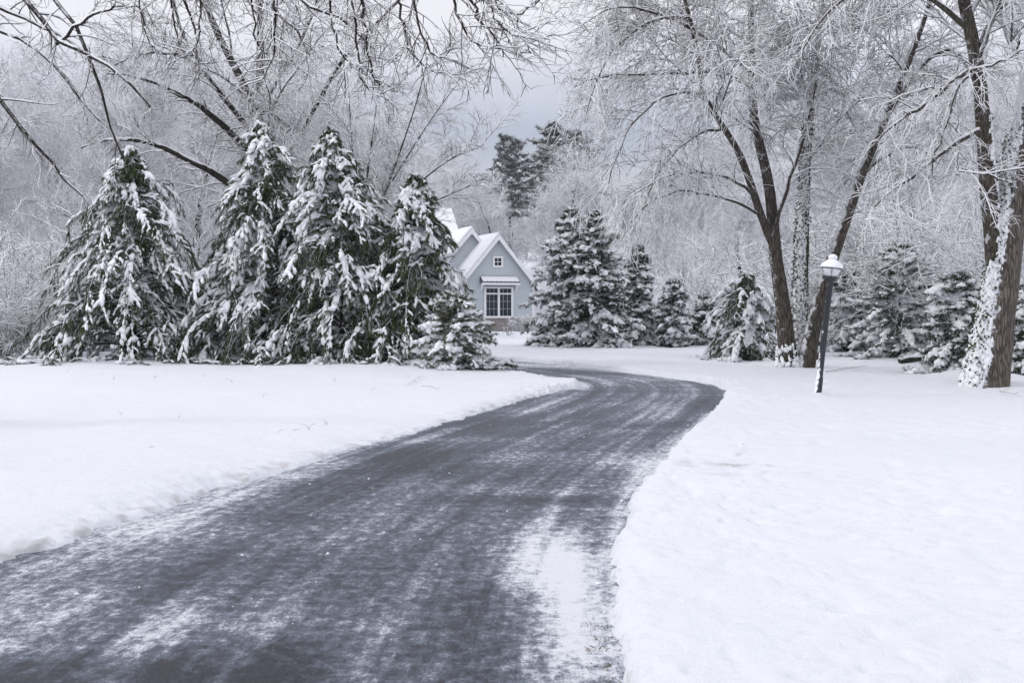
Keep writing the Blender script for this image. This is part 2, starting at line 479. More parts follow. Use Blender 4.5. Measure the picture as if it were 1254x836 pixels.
def build_drive():
    xs = np.arange(-32, 6, .1); ys = np.arange(-8, 48, .1)
    X, Y = np.meshgrid(xs, ys); x, y = X.ravel(), Y.ravel()
    dd, _, _ = seg_dist(x, y, POLY, True); ins = inside(x, y, POLY)
    keep = ins | (dd < .45)
    dc, s, sg = seg_dist(x, y, CL, False)
    nx, ny = len(xs), len(ys)
    i = (np.arange(ny - 1)[:, None] * nx + np.arange(nx - 1)[None]).ravel()
    Q = np.stack([i, i + 1, i + nx + 1, i + nx], -1)
    Q = Q[keep[Q].all(1)]
    used = np.unique(Q); rem = np.zeros(len(x), int); rem[used] = np.arange(len(used))
    x, y, dd, ins, dc, s, sg = (a[used] for a in (x, y, dd, ins, dc, s, sg))
    # where the blown snow lies, as patches on the asphalt: (px, py, half-length along x, along y, amount)
    cov = np.full(x.shape, .47)
    for px, py, sx, sy, a in [(650, 680, .3, 1.0, .42), (715, 770, .16, .9, .30), (700, 700, .12, 1.2, .22), (90, 760, 1.0, .5, .14), (230, 650, .9, .7, .12),
                              (640, 605, .55, .5, .2), (620, 560, .6, .8, .12), (760, 560, .35, .9, .16), (200, 720, .7, .3, .05),
                              (690, 470, .9, .8, .22), (760, 463, 1.3, .9, .2), (640, 448, 2.5, 1.6, .28), (560, 440, 5, 2, .3), (800, 500, .8, 1.6, .12),
                              (600, 518, .5, 1.0, -.22), (560, 575, .7, .9, -.22), (660, 612, .8, .22, -.30), (380, 640, .7, .35, -.10), (690, 540, .4, 1., -.1),
                              (200, 825, 1.1, .28, -.30), (420, 790, .7, .22, -.16), (30, 800, .5, .2, .1), (850, 495, .5, 1.2, -.14), (500, 720, .6, .3, -.06),
                              (470, 555, .5, .7, -.14)]:
        c = gnd(px, py)[:2]
        cov += a * np.exp(-(((x - c[0]) / sx) ** 2 + ((y - c[1]) / sy) ** 2))
    edge = np.where(ins, np.exp(-dd / .12), 1)
    cov += .2 * edge
    mb = MB(); mb.add(np.stack([x, y, 0 * x], 1), rem[Q], None, cov)
    m, nt, b = new_mat('asphalt_with_blown_snow'); g = G(nt); o = g.obj()
    ln = g.node('ShaderNodeCombineXYZ', {0: g.attr('lat'), 1: g.attr('lon'), 2: 0.0})
    warp = g.node('ShaderNodeVectorMath', {0: o, 1: g.node('ShaderNodeVectorMath', {0: g.noise(o, .9, 3, .5, out=1), 3: .5}, operation='SCALE')}, operation='ADD')
    along = g.noise(g.scale(ln, 3.0, .10, 1), 1.3, 7, .68)     # tyre and plough streaks, following the bend
    bands = g.noise(g.scale(ln, 1.1, .07, 1), 1.3, 3, .5)
    across = g.noise(g.scale(warp, .5, 1.1, 1), 1.1, 9, .7)      # wind-blown ripples
    fine = g.ramp(g.noise(g.scale(o, 13, 9, 1), 1.0, 9, .85), .3, .7)
    grit = g.noise(o, 95, 3, .7)
    f = g.math('ADD', g.math('MULTIPLY', along, 1.25), g.math('MULTIPLY', across, .8))
    f = g.math('ADD', f, g.math('MULTIPLY', bands, .95))
    f = g.math('ADD', f, g.math('MULTIPLY', fine, .6))
    f = g.math('ADD', f, g.math('MULTIPLY', grit, .6))
    f = g.math('ADD', g.math('SUBTRACT', f, 1.99), g.math('SUBTRACT', g.attr('tone'), .5))
    film = g.ramp(f, -.30, .44, .0, .43)
    pack = g.ramp(f, .14, .58)
    vo = g.node('ShaderNodeTexVoronoi', {'Vector': o, 'Scale': 90.0}, out=1)
    ac = g.mix(g.node('ShaderNodeSeparateXYZ', {0: vo}, out=0), (.010, .012, .018), (.034, .037, .05))
    c = g.mix(film, ac, (.50, .575, .71)); c = g.mix(g.math('MULTIPLY', pack, .85), c, (.84, .86, .9))
    nt.links.new(c, b.inputs['Base Color'])
    nt.links.new(g.ramp(f, -.4, .2, .3, .75), b.inputs['Roughness'])
    b.inputs['Specular IOR Level'].default_value = .3
    h = g.math('ADD', g.math('MULTIPLY', f, .9), g.math('MULTIPLY', grit, .15))
    nt.links.new(g.bump(h, .55, .02), b.inputs['Normal'])
    o_ = mb.build('driveway', m)
    for nm, val in (('lat', dc * sg), ('lon', s)):
        a = o_.data.attributes.new(nm, 'FLOAT', 'POINT'); a.data.foreach_set('value', val.astype(np.float32))
    tag(o_, kind='structure')
    # loose crumbs of snow lying on the drive and along its banks
    rng = np.random.default_rng(77)
    cb = MB(); n = 0
    ico = np.array([[0, 0, 1], [.89, 0, .45], [.28, .85, .45], [-.72, .53, .45], [-.72, -.53, .45], [.28, -.85, .45], [.72, .53, -.3], [-.28, .85, -.3], [-.89, 0, -.3], [-.28, -.85, -.3], [.72, -.53, -.3]])
    tri = [(0, 1, 2), (0, 2, 3), (0, 3, 4), (0, 4, 5), (0, 5, 1), (1, 6, 2), (2, 7, 3), (3, 8, 4), (4, 9, 5), (5, 10, 1), (6, 7, 2), (7, 8, 3), (8, 9, 4), (9, 10, 5), (10, 6, 1)]
    ex = resamp(RE, 400); lx = resamp(LE, 400)
    for _ in range(700):
        k = rng.random()
        if k < .5: p = ex[rng.integers(400)] + rng.normal(size=2) * .09 - (.03, 0)
        elif k < .7: p = lx[rng.integers(400)] + rng.normal(size=2) * .12
        else: p = CL[rng.integers(len(CL))] + rng.normal(size=2) * (1.0, 1.0)
        if p[1] < 3.5 or p[1] > 26: continue
        r = .003 + .010 * rng.random() ** 4
        v = ico * r * (1 + .25 * rng.normal(size=(11, 1))) * (1.2, 1.2, .8)
        cb.add(v + (p[0], p[1], r * .3), None, tri)
    tag(cb.build('snow_crumbs', M['snow']), 'small crumbs of snow scattered over the driveway', 'snow', kind='stuff')


# ------------------------------------------------------------------ growing wood
def guided(pts, r0, r1, K=20, rng=None, jit=.0, ctrl=3, ex=.9):
    p = np.asarray(pts, float)
    for _ in range(ctrl):
        q = np.empty((2 * len(p), 3)); q[0] = p[0]; q[-1] = p[-1]
        q[1:-1:2] = .75 * p[:-1] + .25 * p[1:]; q[2::2] = .25 * p[:-1] + .75 * p[1:]
        p = q
    p = resamp(p, K)
    if jit: p[1:] += rng.normal(size=(K - 1, 3)) * jit
    return p, np.linspace(1, 0, K) ** ex * (r0 - r1) + r1


def spawn(P, R, n, rng, t=(.15, 1), L=(.5, 1), ang=(30, 60), droop=0, curl=0, wander=.12, K=6, rr=.6, rmin=.005, up=0, flat=0, shrink=.5, rmax=9, tip=.3, zmin=None):
    N, Kp, _ = P.shape
    n = np.broadcast_to(np.asarray(n), (N,)).astype(int)
    idx = np.repeat(np.arange(N), n); m = len(idx)
    if m == 0: return np.zeros((0, K, 3)), np.zeros((0, K))
    rank = np.arange(m) - np.repeat(np.cumsum(n) - n, n)
    tt = t[0] + (t[1] - t[0]) * (rank + rng.random(m)) / n[idx]
    f = np.clip(tt, 0, .999) * (Kp - 1); i = f.astype(int); w = (f - i)[:, None]
    A, B = P[idx, i], P[idx, i + 1]
    pos = A * (1 - w) + B * w; T = nrm(B - A); r = R[idx, i] * (1 - w[:, 0]) + R[idx, i + 1] * w[:, 0]
    rd = rng.normal(size=(m, 3)); rd[:, 2] *= 1 - flat
    pp = nrm(rd - (rd * T).sum(1, keepdims=True) * T)
    a = np.radians(rng.uniform(*ang, m))[:, None]
    d = np.cos(a) * T + np.sin(a) * pp; d[:, 2] += up; d = nrm(d)
    ln = rng.uniform(*L, m) * (1 - shrink * tt)
    r0 = np.clip(r * rr, rmin, rmax)
    st = (ln / (K - 1))[:, None]
    out = np.empty((m, K, 3)); out[:, 0] = pos
    for k in range(1, K):
        pos = pos + d * st
        if zmin is not None: pos[:, 2] = np.maximum(pos[:, 2], zmin)
        out[:, k] = pos
        d = d + rng.normal(size=(m, 3)) * wander
        d[:, 2] -= droop * st[:, 0]
        if k > .6 * K: d[:, 2] += curl
        d = nrm(d)
    return out, r0[:, None] * np.linspace(1, tip, K)[None]


def ridge(mb, P, R, rng, S=6, k=.75, steep=.8, lift=.55, add=.0):
    """snow lying along the top of limbs"""
    T = nrm(np.gradient(P, axis=1))
    w = sstep(steep, steep - .35, np.abs(T[..., 2])) * (.75 + .35 * rng.random(R.shape)) * (rng.random(R.shape) > .06)
    rs = (R * k + add) * w + .0005
    mb.tubes(P + np.array([0, 0, 1.]) * (R * lift + add * .3)[..., None], rs, S)


def cat(*a): return np.concatenate(a)


def deciduous(name, label, catg, base, stems, limbs, rng, mat_tr, mat_tw, auto=(12, 2.5, 4.5), l2=(10, 1., 2.2), l3=(9, .4, .9), l4=(0, .2, .5), group=None,
              rtw=.009, droop=(.12, .5, 1.2), curl=.25, limb_t=(.35, 1), up=.15, flat=.2, auto_ang=(35, 65), stem_snow=True, stem_ex=1.0):
    """base: world point. stems: [(pts, r0, r1, material)], limbs: [(pts, r0, r1)]"""
    base = np.asarray(base, float)
    root = empty(name, base, label, catg, group)
    SP, SR = [], []
    for pts, r0, r1, mt in stems:
        P, R = guided(np.asarray(pts) - base, r0, r1, 28, rng, ex=stem_ex)
        R = R * .93 * (1 + .22 * np.exp(-np.arange(28) / 1.4) * (P[0, 2] < .5))
        mb = MB(); mb.tubes(P, R, 14, wob=.035, rng=rng); mb.build('trunk', mt, root)
        SP.append(P); SR.append(R)
    SP, SR = np.array(SP), np.array(SR)
    GP, GR = [], []
    for pts, r0, r1 in limbs:
        P, R = guided(np.asarray(pts) - base, r0, r1, 14, rng, .015)
        GP.append(P); GR.append(R)
    snow = MB()
    for P, R in zip(GP, GR):
        mb = MB(); mb.tubes(P, R, 8, wob=.05, rng=rng); mb.build('limb', mt, root)
        Pd = np.stack([np.interp(np.linspace(0, 13, 40), np.arange(14), P[:, k]) for k in range(3)], 1)
        Rd = np.interp(np.linspace(0, 13, 40), np.arange(14), R)
        ridge(snow, Pd[None], Rd[None], rng, add=.006)
    AP, AR = spawn(SP, SR, auto[0], rng, t=limb_t, L=auto[1:], ang=auto_ang, droop=droop[0], wander=.09, K=14, rr=.42, rmin=.02, up=up, shrink=.3, rmax=.07)
    if GP: LPs, LRs = cat(AP, np.array(GP)), cat(AR, np.array(GR))
    else: LPs, LRs = AP, AR
    cr = MB()
    if len(AP): cr.tubes(AP, AR, 6); ridge(snow, AP, AR, rng, add=.004)
    B2, R2 = spawn(LPs, LRs, l2[0], rng, t=(.12, 1), L=l2[1:], ang=(28, 60), droop=droop[1], curl=curl * .3, wander=.12, K=9, rr=.5, rmin=rtw * 1.25, flat=flat, rmax=.03, up=.05)
    cr.tubes(B2, R2, 4)
    ridge(snow, B2, R2, rng, S=4, k=.9, add=.002)
    B3, R3 = spawn(B2, R2, l3[0], rng, t=(.1, 1), L=l3[1:], ang=(25, 60), droop=droop[2], curl=curl, wander=.14, K=6, rr=.7, rmin=rtw, flat=flat, rmax=.014)
    cr.tubes(B3, R3, 3)
    if l4[0]:
        B4, R4 = spawn(B3, R3, l4[0], rng, t=(.15, 1), L=l4[1:], ang=(25, 60), droop=droop[2], curl=curl, wander=.16, K=4, rr=.8, rmin=rtw * .8, flat=flat, rmax=.01)
        cr.tubes(B4, R4, 3)
    cr.build('crown', mat_tw, root)
    if stem_snow: snow.build('crown_snow', M['snow'], root)
    return root


def bush(name, label, base, n, h, spread, rng, mat, rtw=.009, lv=(9, 7), droop=.25, group=None):
    root = empty(name, base, label, 'bush', group)
    a = rng.random(n) * 2 * PI; rad = .25 * spread * rng.random(n)
    P0 = np.stack([np.cos(a) * rad, np.sin(a) * rad, 0 * a - .05], 1)
    d = nrm(np.stack([np.cos(a) * spread * rng.random(n), np.sin(a) * spread * rng.random(n), h * np.ones(n)], 1))
    K = 10; L = np.hypot(h, spread) * rng.uniform(.6, 1.05, n); st = (L / (K - 1))[:, None]
    P = np.empty((n, K, 3)); p = P0.copy()
    for k in range(K):
        P[:, k] = p; p = p + d * st; d = d + rng.normal(size=(n, 3)) * .1; d[:, 2] -= droop * st[:, 0]; d = nrm(d)
    R = np.full((n, 1), .022) * np.linspace(1, .4, K)
    st_ = MB(); st_.tubes(P, R, 5); st_.build('stems', mat, root)
    mb = MB()
    B2, R2 = spawn(P, R, lv[0], rng, L=(.5 * h * .6, 1.1 * h * .6), droop=.5, curl=.08, K=7, rmin=rtw * 1.2, flat=.3)
    B3, R3 = spawn(B2, R2, lv[1], rng, L=(.25, .6), droop=.9, curl=.15, K=5, rmin=rtw, flat=.3)
    mb.tubes(B2, R2, 4); mb.tubes(B3, R3, 3)
    mb.build('foliage_twigs', mat, root)
    s = MB(); ridge(s, P, R, rng, S=5, k=1.0, add=.006); ridge(s, B2, R2, rng, S=4, k=1.2, add=.004)
    s.build('branch_snow', M['snow'], root)
    return root


# ------------------------------------------------------------------ conifers
def conifer(name, label, base, h, rad, rng, mat, style='weeping', nb=95, nl=10, nn=40, blen=(.08, .18), bw=.013, snow_r=(.018, .06), group=None, lean=(0, 0), snow_amt=.72, trunk_r=.1, prof=.8, fmin=.02, squash=(1, 1), irr=.22, boughs=(), patch=2.0):
    root = empty(name, base, label, 'tree', group)
    tp = np.array([[0, 0, -.1], [0, 0, h * .5], [lean[0], lean[1], h]])
    base_seed = rng.random(3) * 50
    TP, TR = guided(tp, trunk_r, .012, 20)
    mb = MB(); mb.tubes(TP, TR, 8); mb.build('trunk', M['bark_dark'], root)
    f = fmin + (1 - fmin) * ((np.arange(nb) + rng.random(nb)) / nb) ** 1.02
    f = np.minimum(f, .985)
    az = np.arange(nb) * 2.39996 + rng.normal(size=nb) * .35
    k_ = np.clip(f * h / h * 19, 0, 18.99); ii = k_.astype(int); w = (k_ - ii)[:, None]
    P0 = TP[ii] * (1 - w) + TP[ii + 1] * w
    L = rad * ((1 - f) ** prof) * rng.uniform(.6, 1.25, nb) * (1 + irr * np.sin(f * 31 + np.cos(az) * 2.2 + rng.random() * 6)) + .06
    if style == 'weeping':
        el = np.radians(rng.uniform(8, 42, nb) + 25 * f); L = L * 1.55 + .05; total = rng.uniform(1.7, 2.5, nb); K = 11
    elif style == 'spruce':
        el = np.radians(rng.uniform(-10, 16, nb) + 28 * f); total = rng.uniform(.5, 1.1, nb); K = 8
    else:   # pine: irregular flat tiers
        el = np.radians(rng.uniform(0, 30, nb)); total = rng.uniform(.1, .5, nb); K = 8
        L = L * rng.uniform(.45, 1.25, nb)
    d = np.stack([np.cos(az) * np.cos(el) * squash[0], np.sin(az) * np.cos(el) * squash[1], np.sin(el)], 1)
    for q, (bf, ba, bl) in enumerate(boughs):     # boughs that stick out of the outline
        k_ = bf * 19; P0[q] = TP[int(k_)]; d[q] = (math.cos(ba), math.sin(ba), .45); L[q] = bl; f[q] = bf
    d = nrm(d); st = (L / (K - 1))[:, None]
    P = np.empty((nb, K, 3)); p = P0.copy()
    for k in range(K):
        P[:, k] = p; p = p + d * st
        p[:, 2] = np.maximum(p[:, 2], .03 + .03 * rng.random(nb))
        d = d + rng.normal(size=d.shape) * .05
        d[:, 2] -= total / (K - 1) * (1.3 if style == 'weeping' else 1)
        if style != 'weeping' and k > .6 * K: d[:, 2] += .10
        d = nrm(d)
    R = (.010 + .012 * L[:, None] / max(rad, .1)) * np.linspace(1, .35, K)[None]
    br = MB(); br.tubes(P, R, 4)
    ll = np.maximum(2, np.round(nl * (.35 + L / max(L.max(), .1)))).astype(int)
    sub = (.2, .55) if style == 'weeping' else (.18, .42)
    sc_ = min(1.4, max(.55, rad / 2))
    B, BR = spawn(P, R, ll, rng, t=(.1, 1), L=(sub[0] * sc_, sub[1] * sc_), ang=(18, 60) if style == 'weeping' else (28, 62), droop=3.2 if style == 'weeping' else 1.2, wander=.1, K=5, rr=.6, rmin=.006, flat=.65, shrink=.35, zmin=.03)
    bs_ = np.clip(L / (.55 * rad), .22, 1)[np.repeat(np.arange(nb), ll)]
    B = B[:, :1] + (B - B[:, :1]) * bs_[:, None, None]
    br.tubes(B, BR, 3)
    br.build('branches', M['bark_dark'], root)
    # needles hang as a fringe from every branchlet
    nd = MB()
    for Q, cnt in ((B, nn), (P[:, 1:], nn)):
        n = len(Q); idx = np.repeat(np.arange(n), cnt); m = len(idx); Kq = Q.shape[1]
        ff = rng.random(m) ** .8 * (Kq - 1.001); i = ff.astype(int); w = (ff - i)[:, None]
        pos = Q[idx, i] * (1 - w) + Q[idx, i + 1] * w; T = nrm(Q[idx, i + 1] - Q[idx, i])
        if style == 'weeping': dr = T * .75 + rng.normal(size=(m, 3)) * .38 + np.array([0, 0, -.7])
        elif style == 'spruce': dr = T * .7 + rng.normal(size=(m, 3)) * .55 + np.array([0, 0, -.12])
        else: dr = T * .4 + rng.normal(size=(m, 3)) * .7 + np.array([0, 0, .2])
        dr = nrm(dr)
        tone = np.clip(rng.random(m) * .55 + .45 * rng.random(n)[idx], 0, 1)
        tone = np.where(rng.random(m) < .07, .95, np.minimum(tone, .7))
        tone = np.where((dr[:, 2] > .25) & (rng.random(m) < .5), .97, tone)
        nd.blades(pos, dr, rng.uniform(*blen, m), np.full(m, bw), rng, tone)
    nd.build('needles', mat, root)
    # snow: broad lumps on the boughs, tongues on the branchlets
    s = MB()
    wp = style == 'weeping'
    for Q, per, k_sz, lift in ((P, 16, 1.3 if wp else 1.45, .6), (B, 8 if wp else 6, .8 if wp else 1.0, .55)):
        n, Kq = len(Q), Q.shape[1]
        idx = np.repeat(np.arange(n), per); m = len(idx)
        ff = (np.tile(np.arange(per), n) + rng.random(m)) / per * (Kq - 1.001); i = ff.astype(int); w = (ff - i)[:, None]
        pos = Q[idx, i] * (1 - w) + Q[idx, i + 1] * w; T = nrm(Q[idx, i + 1] - Q[idx, i])
        q = pos + base_seed
        pres = vnoise(q[:, 0] * patch, q[:, 1] * patch, q[:, 2] * patch, seed=7) * 1.05 + .35 * vnoise(q[:, 0] * 7, q[:, 1] * 7, q[:, 2] * 7, seed=8) + (snow_amt - .5) * 1.2
        pres = pres + .25 * (T[:, 2] + .5)
        outer = np.linalg.norm(pos[:, :2], axis=1) / (rad * (1 - np.clip(pos[:, 2] / h, 0, 1)) ** prof + .25)
        ok = (pres + .35 * (outer - .6) > rng.random(m) * .3) & (T[:, 2] > -.985)
        pos, T, pr = pos[ok], T[ok], np.clip(pres[ok], 0, 1)
        sz = (snow_r[0] + (snow_r[1] - snow_r[0]) * rng.random(len(pos)) ** 1.7) * k_sz * (.6 + .6 * pr)
        sz = sz * (1 - .5 * sstep(.88, .97, pos[:, 2] / h))
        clumps(s, pos + np.array([0, 0, 1.]) * (sz * lift)[:, None] + rng.normal(size=pos.shape) * .01, T, sz, rng.uniform(1.3, 3.2, len(pos)) if style == 'weeping' else rng.uniform(.9, 1.6, len(pos)), rng)
    s.build('crown_snow', M['snow'], root)
    return root


def gp(px, py, dz=0.0):
    """a spot on the snow seen at that place in the photograph"""
    p = gnd(px, py, .12)
    for _ in range(3):
        p = gnd(px, py, zat(p[0], p[1]))
    return np.array([p[0], p[1], zat(p[0], p[1]) + dz])


def foot(px, Y, dz=0.0):
    x = (px - W / 2) / FPX * Y
    return np.array([x, Y, zat(x, Y) + dz])


build_ground()
build_drive()

# ---- the row of weeping evergreens beside the drive
def wc(px, Y, top_py, rad, seed, label, **k):
    b = foot(px, Y, -.03)
    top = at(px, top_py, Y)[2]
    return conifer('weeping_evergreen', label, b, top - b[2], rad, np.random.default_rng(seed), M['needle'], group='evergreens in a row along the left side of the drive', **k)


wc(162, 27.2, 180, 2.45, 11, 'broad snow-laden evergreen with a low bough sweeping left, first of the row', nb=200, nl=20, nn=58, bw=.010, prof=.92, boughs=[(.32, 3.3, 3.1), (.34, 2.95, 2.9), (.27, 3.6, 2.9), (.22, 3.1, 2.8), (.85, .4, 1.3), (.9, .9, .9)])
wc(322, 27.6, 150, 2.2, 12, 'tall narrow-topped snow-laden evergreen, tallest beside the broad first one', nb=210, nl=19, nn=58, bw=.010, prof=.9)
wc(418, 26.8, 158, 2.25, 13, 'dense green evergreen under drooping snow, third from the left in the row', nb=210, nl=19, nn=58, bw=.010, prof=.9, lean=(-.25, 0))
wc(508, 26.4, 214, 1.6, 14, 'shorter drooping evergreen just left of the house gable', nb=180, nl=19, nn=58, bw=.010, prof=.9)
conifer('evergreen_shrub', 'low yellow-green evergreen shrub under snow at the lawn corner by the drive', foot(555, 25.2, -.03), 1.65, .95, np.random.default_rng(15), M['needle_warm'],
        'spruce', nb=115, nl=10, nn=52, blen=(.06, .13), bw=.012, snow_r=(.03, .05), prof=.45, snow_amt=.8)

# ---- spruces past the bend
def sp(px, Y, top_py, rad, seed, label, nb=80, style='spruce', mat='needle_blue', name='spruce', **k):
    b = foot(px, Y, -.03); top = at(px, top_py, Y)[2]
    return conifer(name, label, b, top - b[2], rad, np.random.default_rng(seed), M[mat], style, nb=nb, **k)


kw = dict(nl=17, nn=40, blen=(.08, .17), bw=.02, snow_r=(.022, .075), trunk_r=.09, snow_amt=.86)
sp(699, 39, 256, 1.6, 21, 'tall frosted spruce right of the house with snow clumps to the ground', 230, prof=.72, **kw)
sp(730, 38, 258, 1.4, 22, 'full dark-centred spruce leaning against its frosted twin right of the house', 210, prof=.66, **kw)
sp(782, 41, 300, .75, 23, 'slim dark spruce just right of the big pair', 110, prof=.6, **kw)
sp(824, 39.5, 344, .62, 24, 'small cone-shaped spruce with snow on every tier, standing alone', 90, prof=.55, **kw)
sp(862, 41, 362, .62, 25, 'small whitened spruce with a blurred snowy foot, between the lone cone and the frosted drooper', 85, prof=.6, **{**kw, 'snow_r': (.04, .075)})
sp(915, 31, 335, 1.15, 26, 'frost-whitened drooping evergreen left of the triple-stemmed tree', 130, style='weeping', mat='needle', name='weeping_evergreen', nl=10, nn=30, snow_r=(.03, .055), prof=.7)
sp(1100, 30.5, 300, 1.5, 27, 'dark-skirted snowy evergreen with an open base right of the lamp post', 90, nl=11, nn=44, blen=(.1, .18), bw=.014, snow_r=(.035, .06), prof=.6)
sp(1040, 34, 325, 1.2, 28, 'pale snow-covered evergreen behind the lamp post', 80, nl=10, nn=30, blen=(.09, .16), bw=.016, snow_r=(.05, .08), prof=.6)
sp(1172, 23.2, 335, .85, 29, 'snow-heaped evergreen tucked against the left of the big right trunk', 90, nl=11, nn=40, blen=(.08, .15), snow_r=(.035, .06), prof=.55)
sp(1268, 22.5, 330, .8, 30, 'dark evergreen showing right of the big trunk', 80, nl=11, nn=40, blen=(.08, .15), snow_r=(.03, .055), prof=.55)

# ---- the triple-stemmed tree past the lamp
Y = 25.2
rng = np.random.default_rng(41)
b = np.array([*at(975, 452, Y)[:2], zat(*at(975, 452, Y)[:2]) - .08])
up_ = lambda pts, Y_=Y: [at(px, py, Y_ + dy) for px, py, dy in pts]
stems = [
    (up_([(966, 456, 0), (959, 372, 0), (950, 318, 0), (947, 274, 0), (941, 220, 0), (934, 192, .1), (925, 163, .2), (921, 109, .3), (920, 50, .5), (919, 0, .6), (925, -120, .8), (935, -260, 1.)]), .2, .028, M['bark']),
    (up_([(947, 300, .0), (934, 271, -.1), (919, 224, -.3), (905, 185, -.5), (883, 152, -.7), (861, 119, -.8), (857, 80, -.9), (845, 20, -1.1), (820, -60, -1.4), (800, -150, -1.8)]), .105, .026, M['bark']),
    (up_([(979, 455, .5), (981, 365, .6), (983, 292, .6), (985, 249, .7), (988, 181, .8), (994, 120, 1), (1003, 40, 1.2), (1012, -60, 1.4), (1020, -200, 1.6)]), .2, .03, M['bark_snow']),
    (up_([(985, 455, -.1), (996, 400, -.1), (1010, 343, -.2), (1032, 282, -.2), (1053, 217, -.3), (1086, 141, -.5), (1120, 60, -.7), (1150, -30, -1), (1180, -160, -1.2)]), .195, .028, M['bark']),
]
limbs = [
    (up_([(886, 158, -.6), (880, 158, -.7), (847, 166, -1.1), (822, 192, -1.4), (804, 214, -1.7), (790, 250, -1.9)]), .035, .012),
    (up_([(922, 239, -.3), (909, 224, -.5), (872, 212, -1), (836, 210, -1.5), (800, 221, -2), (760, 250, -2.3)]), .035, .012),
    (up_([(926, 261, -.3), (901, 246, -.6), (865, 237, -1), (833, 232, -1.4), (796, 245, -1.6), (770, 275, -1.8)]), .035, .012),
    (up_([(921, 109, .3), (880, 85, 0), (820, 92, -.6), (768, 90, -1), (730, 96, -1.3), (704, 106, -1.6)]), .045, .012),
    (up_([(845, 20, -1.1), (800, 20, -1.4), (750, 60, -1.8), (728, 100, -2.1), (716, 150, -2.3)]), .04, .01),
    (up_([(860, 115, -.8), (830, 110, -1.2), (790, 130, -1.7), (760, 175, -2.1), (745, 225, -2.3)]), .03, .01),
    (up_([(921, 90, .3), (860, 40, -.4), (790, 10, -1.4), (745, 8, -2), (708, 35, -2.4)]), .045, .01),
    (up_([(947, 290, -.1), (968, 215, -.3), (988, 160, -.5), (1000, 100, -.6)]), .05, .02),
    (up_([(1053, 217, -.3), (1080, 190, -.4), (1120, 175, -.4), (1150, 200, -.3)]), .04, .012),
    (up_([(1086, 141, -.5), (1126, 83, -.6), (1148, 63, -.7), (1175, 62, -.8), (1190, 95, -.9)]), .07, .02),
]
_ct = deciduous('bare_tree', 'bare tree of several brown stems from one foot, drooping snowy twigs, behind lamp post', 'tree', b, stems, limbs, rng, M['bark'], M['twig'],
          auto=(17, 2.2, 4.2), l2=(15, .9, 2.4), l3=(10, .45, 1.25), l4=(2, .2, .45), rtw=.010, droop=(.16, .7, 1.9), curl=.3, stem_ex=1.5)

def clinging(root, pts, base, r0, r1, K_to, azs, n, size, rng, ex=1.0, leaves=300, emb=.1):
    """snow plastered in clots on one side of a stem, with a little ivy between"""
    P, R = guided(np.asarray(pts) - base, r0, r1, 60, rng, ex=ex)
    R = R * .93 * (1 + .22 * np.exp(-np.arange(60) / 3.) * (P[0, 2] < .5))
    mb, lv = MB(), MB()
    for q in range(n):
        t = rng.random() ** 1.15 * K_to; i = int(t * 59)
        a = math.radians(azs[0] + azs[1] * (rng.uniform(-1.5, 1.5) + .35 * math.sin(t * 40 + azs[0])))
        dr = np.array([math.cos(a), math.sin(a), 0])
        sz = rng.uniform(*size) * (1.5 - .8 * t / K_to)
        c = P[i] + (P[i + 1] - P[i]) * rng.random() + dr * (R[i] + sz * emb) + np.array([0, 0, rng.normal() * .04])
        mb.add(ICO * sz * (1 + .3 * rng.normal(size=(12, 1))) * (.9, .9, rng.uniform(1, 2.2)) + c, None, ICT)
    k = (rng.random(leaves) ** 1.15 * K_to * 59).astype(int); a = np.radians(azs[0] + azs[1] * rng.uniform(-1.65, 1.65, leaves))
    dr = np.stack([np.cos(a), np.sin(a), 0 * a], 1)
    B = P[k] + (P[k + 1] - P[k]) * rng.random((leaves, 1)) + dr * (R[k] + .03)[:, None] + rng.normal(size=(leaves, 3)) * .02
    lv.blades(B, nrm(dr + rng.normal(size=(leaves, 3)) * .6 + (0, 0, -.4)), rng.uniform(.04, .08, leaves), np.full(leaves, .04), rng, rng.random(leaves) * .6)
    mb.build('clinging_snow', M['snow'], root); lv.build('ivy_leaves', M['needle'], root)


clinging(_ct, stems[2][0], b, .2, .03, .5, (235, 45), 1200, (.010, .024), rng, 1.5, 1400)
clinging(_ct, stems[2][0], b, .2, .03, .45, (225, 32), 500, (.03, .055), rng, 1.5, 100, -.45)
clinging(_ct, stems[0][0], b, .22, .03, .05, (250, 60), 90, (.02, .045), rng, 1.5, 30)

